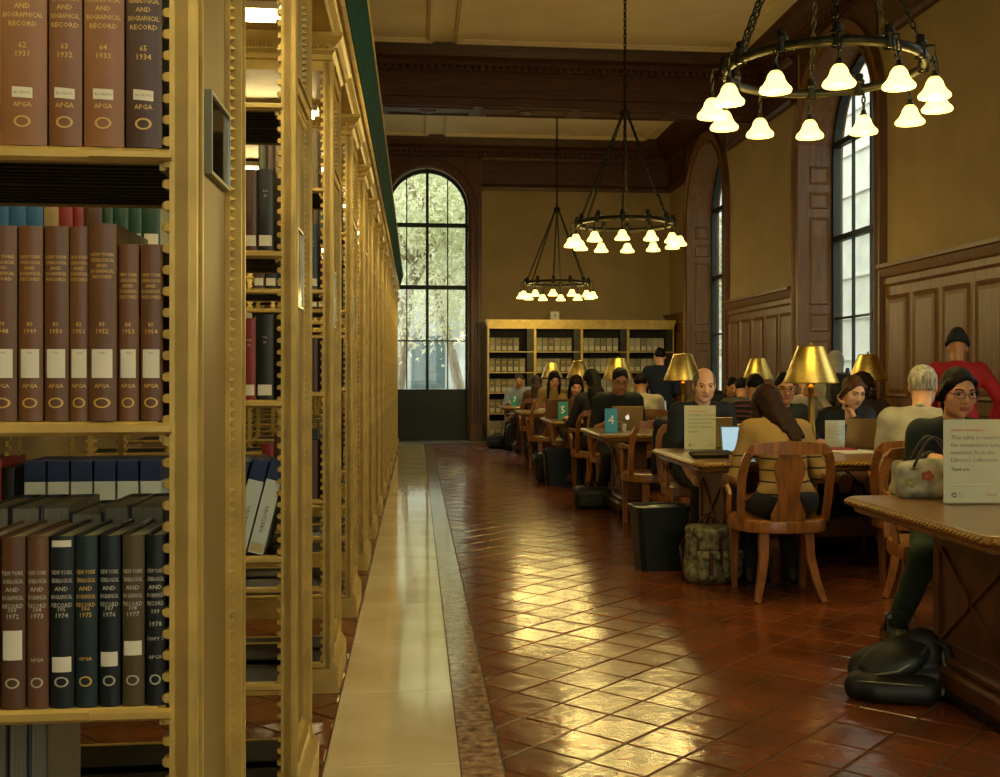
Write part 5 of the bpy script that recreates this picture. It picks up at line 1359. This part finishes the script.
# ================================================================== SIGNS, LAPTOPS, THINGS ON TABLES
reserved_sign(X_at(973, 4.36), 4.36, -4, .25, .35, 'large white reserved sign standing beside the floral handbag')
reserved_sign(X_at(700, 7.66), 7.66, -4, .225, .315, 'large white reserved sign in front of the older man in the suit')
reserved_sign(X_at(835, 7.66), 7.66, -4, .145, .205, 'small white reserved sign beside the silver laptop')
number_sign(X_at(611, 10.05), 10.05, -4, '4', BLUEC, 'blue table sign with white numeral four', .22, .115)
number_sign(X_at(563, 12.95), 12.95, -4, '5', TEALC, 'teal table sign with white numeral five', .21, .12)
number_sign(X_at(514.5, 18.35), 18.35, -4, '7', TEALC, 'teal table sign with white numeral seven', .17, .12)
ALU = mat('aluminium', '#a08c64', .32, .75, .05, 8); KEYS = mat('keyboard_black', '#141414', .5, 0, .1); SCRB = emit('screen_glow', '#9fc6d8', .55, '#10161a'); DARKP = mat('dark_plastic', '#14181a', .45, 0, .1)
TEALP = mat('teal_case', '#164b4c', .45, 0, .1)
def laptop(x, y, rot, w_, label, body=ALU, open_=105, apple=False, d_=.23):
    """user at local +y side looks towards -y: the lid's back faces -y"""
    r = thing('laptop', label, 'laptop', (x, y, TZ+.001), math.radians(rot), 'laptops')
    MB().cbox(-w_/2, w_/2, 0, d_, 0, .014, .003).build('base', body, r)
    b = MB()
    for i in range(5):
        for j in range(12): b.box(-w_*.43+j*w_*.073, -w_*.43+j*w_*.073+w_*.06, .035+i*.021, .035+i*.021+.016, .014, .0155)
    tag(b.build('keys', KEYS, r), kind='stuff')
    MB().box(-.05, .05, .15, .21, .0138, .0145).build('touchpad', mat('touchpad', '#8a7a58', .3, .5), r)
    M_ = Matrix.Translation((0, 0, .014)) @ Matrix.Rotation(math.radians(open_-90), 4, 'X')
    MB().cbox(-w_/2, w_/2, -.008, 0, 0, d_*.98, .002, M_).build('lid', body, r)
    MB().box(-w_/2+.012, w_/2-.012, 0, .0012, .014, d_*.98-.012, M_).build('screen', SCRB, r)
    MB().tube([(-w_*.3, 0, .012), (w_*.3, 0, .012)], .006, 6).build('hinge', KEYS, r)
    if apple:
        b = MB(); pts = []
        for i in range(28):
            a = 2*PI*i/28; rr_ = .022*(1-.10*math.cos(2*a)-.10*max(0, math.sin(a))**8-.10*max(0, -math.sin(a))**10); px_, pz_ = rr_*math.cos(a), rr_*math.sin(a)
            d = math.hypot(px_-.026, pz_-.004)
            if d < .012: px_ -= (.012-d)*.9
            pts.append((px_, pz_))
        b.prism([(p[0], d_*.5+p[1]) for p in pts], 1, -.0095, -.0082, M_)
        b.prism([(.000, d_*.5+.024), (.010, d_*.5+.026), (.011, d_*.5+.036), (.002, d_*.5+.034)], 1, -.0095, -.0082, M_)
        b.build('fruit_emblem', mat('emblem_white', '#e8e6da', .4, 0, 0, emis=.4), r)
    return r
laptop(X_at(868, 7.58), 7.58, -6, .34, 'wide silver laptop in front of the fair woman leaning on her hand', open_=112)
laptop(X_at(714, 7.62), 7.72, -4, .30, 'silver laptop half hidden by the reserved sign of the older man')
laptop(X_at(627, 10.42), 10.42, -4, .30, 'silver laptop with a white fruit emblem behind the number four sign', apple=True)
laptop(X_at(560, 13.2), 13.2, -3, .36, 'brown backed laptop beside the number five sign', mat('brown_lid', '#6a4a2a', .4, .4), open_=100)
o = laptop(X_at(741, 7.12), 7.12, 172, .26, 'teal cased laptop with a lit pale screen before the striped woman', TEALP, open_=115, d_=.20)
o = laptop(X_at(655, 12.78), 12.78, 178, .30, 'dull silver laptop before the person in the pale shirt', open_=110)
tb = thing('tablet', 'white framed tablet propped before the maroon striped sweater', 'tablet', (X_at(737, 9.95), 9.95, TZ+.001), math.radians(170)); M_ = Matrix.Rotation(math.radians(15), 4, 'X')
MB().cbox(-.09, .09, -.008, 0, 0, .22, .004, M_).build('bezel', mat('white_bezel', '#cfcabb', .4, 0, 0), tb); MB().box(-.075, .075, 0, .001, .02, .20, M_).build('screen', mat('dark_screen', '#23282a', .15, 0, 0), tb); MB().box(-.05, .05, -.08, -.005, 0, .006).build('stand', DARKP, tb)
# soft things made from distance fields
def blob(name, S, h, m, parent, noise=.0, nf=30): V, Q = S.mesh(h, noise, nf); return np_obj(name, V, Q, m, parent)
# zip case before the suit man's sign
zc = thing('zip_case', 'flat black zip case lying before the older man\'s reserved sign', 'case', (X_at(711, 6.95), 6.95, TZ), math.radians(-6))
S = SDF(); S.box((0, 0, .024), (.135, .075, .022), .02); blob('pouch', S, .008, mat('black_neoprene', '#15140f', .6, 0, .15), zc, .001, 50)
MB().tube([(-.13, -.076, .026), (0, -.079, .027), (.13, -.076, .026)], .003, 5).build('zip', BRASSD, zc)
# charger, papers, pens
ad = thing('power_adapter', 'small white power adapter beside the number four sign', 'charger', (X_at(624, 10.10), 10.10, TZ)); MB().cbox(-.02, .02, -.02, .02, 0, .075, .005).build('plug', mat('white_plastic', '#c9c4b0', .4), ad)
MB().tube([(0, 0, .07), (-.03, 0, .10), (-.07, .03, .09), (-.10, .06, .03), (-.12, .08, .003)], .003, 5).build('cable', MATS['white_plastic'], ad, True)
PAPER = mat('paper', '#d8d2bc', .7, 0, .03)
def sheet(x, y, rot, w_, d_, label, n=1, m=PAPER):
    o = MB().cbox(-w_/2, w_/2, -d_/2, d_, 0, .003*n, .0005).build('paper_sheet', m, None, loc=(x, y, TZ+.0005)); o.rotation_euler = (0, 0, math.radians(rot)); tag(o, label, 'paper', 'papers on the tables')
sheet(X_at(853, 7.35), 7.30, 8, .30, .21, 'white papers lying before the wide silver laptop', 2)
sheet(X_at(795, 7.40), 7.45, -12, .21, .20, 'white paper beside the striped woman\'s elbow', 1)
sheet(X_at(563, 16.0), 16.0, -12, .3, .22, 'white papers on the table between numbers five and seven', 3)
sheet(X_at(675, 12.95), 12.9, 10, .21, .2, 'white paper on the number five table', 1)
def openbook(x, y, rot, label):
    r = thing('open_book', label, 'book', (x, y, TZ+.001), math.radians(rot), 'open books on the tables')
    for s_ in (-1, 1):
        MB().prism([(0, .0), (s_*.15, 0), (s_*.15, .012), (s_*.08, .026), (0, .016)][::s_], 1, -.11, .11).build('page_block', PAPER, r)
    MB().box(-.155, .155, -.115, .115, -.0005, .001).build('cover', cloth('#4a2c1d'), r)
openbook(X_at(548, 16.35), 16.3, 0, 'open book before the woman in the tan top')
openbook(X_at(795, 10.6), 10.62, 0, 'open book before the woman in the white blouse')
# red folder
o = MB().cbox(-.11, .11, -.15, .15, 0, .012, .002).build('folder', mat('red_card', '#8e1f1c', .5), None, loc=(X_at(826, 7.8)-.02, 7.58, TZ+.0005)); tag(o, 'red folder lying behind the small reserved sign', 'folder')

# handbag
hb = thing('handbag', 'floral fabric handbag with black handles on the near reading table', 'handbag', (X_at(925, 4.66), 4.60, TZ), math.radians(-14))
S = SDF(); S.box((0, 0, .075), (.155, .07, .078), .05); S.ell((.03, 0, .13), (.12, .05, .04), None, .04); blob('bag_body', S, .009, mat('floral_print', '#b3ab94', .7, 0, 0, 16, col2='#5d6a60', detail=1.5), hb, .002, 30)
for (fx, fz, m_) in ((-.03, .10, '#a1532e'), (.06, .06, '#8e7a78'), (-.10, .07, '#8a8450'), (.11, .11, '#a1532e')):
    b = MB()
    for i in range(5):
        a = 2*PI*i/5; b.sphere((fx+.018*math.cos(a), -.0705, fz+.014*math.sin(a)), (.013, .002, .012), 8, 4)
    b.build('flower_print', mat('print_'+m_.strip('#'), m_, .7, 0, .1), hb)
for s_ in (-1, 1):
    b = MB(); pts = [(-.085+.17*i/12, s_*.055, .135+.13*math.sin(PI*i/12)) for i in range(13)]; b.tube(pts, .009, 6, sx=.006); b.build('handle', mat('black_leather', '#14110e', .35, 0, .1), hb, True)
    b = MB(); [b.lathe([(.013, -.004), (.013, .004)], 8, (q*.085, s_*.062, .13)) for q in (-1, 1)]; b.build('handle_ring', BRASSD, hb)

# ================================================================== THINGS ON THE FLOOR
bn = thing('waste_bin', 'tall black plastic waste bin beside the older man\'s table', 'bin', (X_at(659, 7.22), 7.22, 0), math.radians(4))
def bin_geo(b, w0, d0, w1, d1, z0, z1, t=.006):
    vs = []
    for (ww, dd, z) in ((w0, d0, z0), (w1, d1, z1), (w1-t, d1-t, z1), (w0-t, d0-t, z0+t)):
        c = .03
        vs += [(-ww+c, -dd, z), (ww-c, -dd, z), (ww, -dd+c, z), (ww, dd-c, z), (ww-c, dd, z), (-ww+c, dd, z), (-ww, dd-c, z), (-ww, -dd+c, z)]
    fs = [(k*8+i, k*8+(i+1) % 8, k*8+8+(i+1) % 8, k*8+8+i) for k in range(3) for i in range(8)]+[tuple(range(7, -1, -1)), tuple(range(24, 32))]
    b.add(vs, fs)
BINM = mat('bin_plastic', '#0b1712', .42, 0, .1)
b = MB(); bin_geo(b, .145, .11, .178, .135, 0, .42); b.build('tub', BINM, bn); b = MB(); bin_geo(b, .184, .141, .186, .143, .392, .425, .014); b.build('rim', BINM, bn)
b = MB(); S = SDF(); S.box((0, 0, .34), (.155, .115, .075), .03); blob('bin_liner', S, .012, mat('liner', '#14201c', .35, 0, .2), bn, .004, 40)
bn2 = thing('waste_bin', 'black waste bin beside the bare armed woman\'s chair', 'bin', (X_at(555, 13.05), 12.75, 0), 0)
b = MB(); bin_geo(b, .145, .11, .178, .135, 0, .42); b.build('tub', BINM, bn2); b = MB(); bin_geo(b, .184, .141, .186, .143, .392, .425, .014); b.build('rim', BINM, bn2)

def camo_mat():
    m = mat('camo_cloth', '#8a8560', .85, 0, 0, 30, col2='#2a2e20', detail=2.5, bump=.2, bscale=60); return m
CAMO = camo_mat(); LEATH = mat('brown_leather', '#4a2a18', .45, 0, .15)
bp = thing('backpack', 'camouflage canvas backpack with buckled pockets on the floor', 'backpack', (X_at(711, 6.75), 6.75, 0), math.radians(10))
S = SDF(); S.box((0, .02, .17), (.155, .10, .17), .07); S.ell((0, .0, .06), (.17, .13, .08), None, .05); blob('pack_body', S, .010, CAMO, bp, .004, 26)
S = SDF(); S.box((0, -.02, .315), (.145, .125, .035), .03); S.box((0, -.115, .27), (.13, .022, .06), .02); blob('flap', S, .010, CAMO, bp, .003, 26)
for s_ in (-1, 1):
    S = SDF(); S.box((s_*.08, -.125, .12), (.066, .035, .085), .025); pk = blob('pocket', S, .009, CAMO, bp, .002, 30)
    S = SDF(); S.box((s_*.08, -.135, .185), (.07, .035, .028), .02); blob('pocket_flap', S, .009, CAMO, bp, .002, 30)
    MB().box(s_*.08-.012, s_*.08+.012, -.178, -.160, .07, .21).build('buckle_strap', LEATH, bp)
    MB().tube([(s_*.10, .11, .30), (s_*.13, .17, .2), (s_*.12, .13, .05)], .018, 6, sx=.006).build('shoulder_strap', LEATH, bp)
MB().tube([(-.05, .06, .33), (-.045, .06, .385), (0, .06, .405), (.045, .06, .385), (.05, .06, .33)], .010, 6).build('carry_loop', LEATH, bp, True)
MB().box(-.012, .012, -.142, -.135, .14, .30).build('buckle_strap', LEATH, bp)

BK = mat('black_nylon', '#090d0c', .58, 0, .2, 6, bump=.25, bscale=40)
bk = thing('backpack', 'slouched black backpack with zipped front pocket on the tiles', 'backpack', (X_at(898, 4.28), 4.28, 0), math.radians(-16))
S = SDF(); S.cone((-.12, .05, .085), (.10, .05, .165), .075, .085, .04); S.cone((.02, .06, .15), (.10, .05, .20), .06, .055, .04); S.box((.0, .05, .06), (.185, .11, .062), .05); S.plane((0, 0, .001), (0, 0, -1)); blob('pack_body', S, .0085, BK, bk, .005, 24)
S = SDF(); S.cone((-.16, -.085, .055), (.10, -.10, .050), .058, .055, .03); S.cone((-.10, -.12, .045), (.08, -.12, .04), .05, .048, .03); S.plane((0, 0, .001), (0, 0, -1)); blob('front_pocket', S, .0085, BK, bk, .004, 26)
FL = mat('black_flap', '#111917', .5, 0, .2, 6)
S = SDF(); S.ell((-.02, -.02, .150), (.150, .085, .055), Ry(-.33) @ Rx(.5), .02); S.ell((-.03, -.07, .125), (.11, .05, .035), Ry(-.30) @ Rx(.9), .03); blob('flap', S, .0085, FL, bk, .003, 22)
MB().tube([(-.165, -.05, .10), (-.10, -.115, .105), (-.02, -.125, .125), (.06, -.09, .165), (.11, -.04, .215)], .006, 5).build('flap_piping', mat('zip_grey', '#74765e', .35, .6), bk, True)
MB().tube([(-.215, -.09, .07), (-.16, -.145, .085), (-.05, -.165, .088), (.07, -.155, .082), (.14, -.11, .07)], .004, 5).build('zip', MATS['zip_grey'], bk, True)
MB().tube([(-.04, .08, .24), (-.035, .085, .30), (.0, .09, .325), (.04, .085, .305), (.05, .08, .24)], .010, 6, sx=.006).build('carry_loop', BK, bk, True)
MB().tube([(.10, .06, .25), (.19, .0, .20), (.21, -.06, .10), (.17, -.10, .03)], .022, 6, sx=.008).build('shoulder_strap', BK, bk, True)
MB().tube([(.13, .07, .24), (.175, .02, .19), (.185, -.04, .10), (.15, -.09, .03)], .012, 6, sx=.006).build('strap_lining', mat('grey_lining', '#5f675c', .7, 0, .1), bk, True)
wbt = thing('water_bottle', 'clear plastic water bottle standing behind the black backpack', 'bottle', (X_at(888, 4.66), 4.66, 0))
MB().lathe([(.0, 0), (.034, 0), (.036, .01), (.036, .07), (.033, .09), (.036, .11), (.036, .16), (.028, .19), (.013, .21), (.013, .23)], 16, cap=False).build('bottle_body', glass_mat('bottle_plastic', '#c9d6cf', .08), wbt, True); MB().lathe([(.015, .225), (.0155, .245), (0, .247)], 12, cap=False).build('bottle_cap', mat('cap_white', '#8f8d7c', .5), wbt)

def lump(x, y, label, w_, d_, h_, name='bag', rot=0, m=None):
    r = thing(name, label, 'bag', (x, y, 0), math.radians(rot), 'dark bags on the floor'); m = m or BK
    S = SDF(); S.box((0, 0, h_*.48), (w_/2, d_/2, h_*.48), min(w_, d_, h_)*.28); S.ell((w_*.1, -d_*.2, h_*.3), (w_*.5, d_*.45, h_*.3), None, .05); S.plane((0, 0, .001), (0, 0, -1)); blob('bag_body', S, .014, m, r, .005, 22)
    S = SDF(); S.box((-w_*.05, -d_*.48, h_*.35), (w_*.36, d_*.16, h_*.28), .03); blob('front_pocket', S, .014, m, r, .003, 22)
    MB().tube([(-w_*.2, 0, h_*.93), (-w_*.12, 0, h_*1.12), (w_*.12, 0, h_*1.13), (w_*.2, 0, h_*.93)], .010, 6).build('carry_loop', m, r, True)
lump(X_at(592, 10.55), 10.55, 'low black bag on the floor before the number four table', .36, .24, .22)
lump(X_at(547, 13.25), 13.25, 'round black backpack beside the waste bin at the number five table', .30, .26, .36)
lump(X_at(537, 16.1), 16.1, 'black backpack leaning at the table between numbers five and seven', .30, .28, .34, rot=20)
lump(X_at(518, 18.6), 18.9, 'tall black bag on the floor under the number seven table', .36, .3, .46)
lump(X_at(497, 19.4), 19.4, 'black bag on the floor against the file bookcase end', .34, .3, .22, rot=-15)
lump(X_at(832, 8.0), 7.9, 'dark bag on the floor behind the striped woman\'s chair', .3, .26, .34)
# jacket over a chair back
jk = thing('jacket', 'black jacket hung over the back of an empty oak armchair', 'jacket', (X_at(655, 9.30), 9.30, 0), math.radians(4))
S = SDF(); S.box((.06, -.265, .70), (.15, .045, .20), .04, Rx(.10)); S.cone((-.06, -.25, .88), (.20, -.25, .88), .045, .045, .03); S.cone((.20, -.25, .86), (.24, -.24, .50), .045, .035, .03); S.box((.08, -.20, .80), (.13, .03, .10), .03)
blob('jacket_body', S, .013, fabric('#101312'), jk, .006, 26)
S = SDF(); S.cone((-.05, -.26, .86), (-.09, -.29, .50), .040, .032, .02); blob('sleeve', S, .013, fabric('#101312'), jk, .004, 30)
cb = thing('power_cable', 'dark power cable curled on the tiles under the striped woman\'s chair', 'cable', (X_at(770, 6.5), 6.5, 0))
MB().tube([(.16*math.cos(t_*.5)*(1-.02*t_), .07*math.sin(t_*.5), .006+.002*(t_ % 3)) for t_ in range(26)], .005, 5).build('cord', mat('cable_blue', '#101a26', .4), cb, True)

px_, py_ = X_at(836, 11.85), 11.85
wbk = thing('backpack', 'black backpack worn by the person in the grey hooded top', 'backpack', (px_, py_, 0), math.radians(-20))
S = SDF(); S.box((.03, -.04, 1.12), (.14, .075, .20), .06, Rx(-.42)); blob('pack_body', S, .014, BK, wbk, .004, 24)
for s_ in (-1, 1): MB().tube([(s_*.09+.02, .02, 1.28), (s_*.11+.02, .16, 1.36), (s_*.12+.02, .27, 1.30)], .022, 6, sx=.010).build('shoulder_strap', BK, wbk, True)
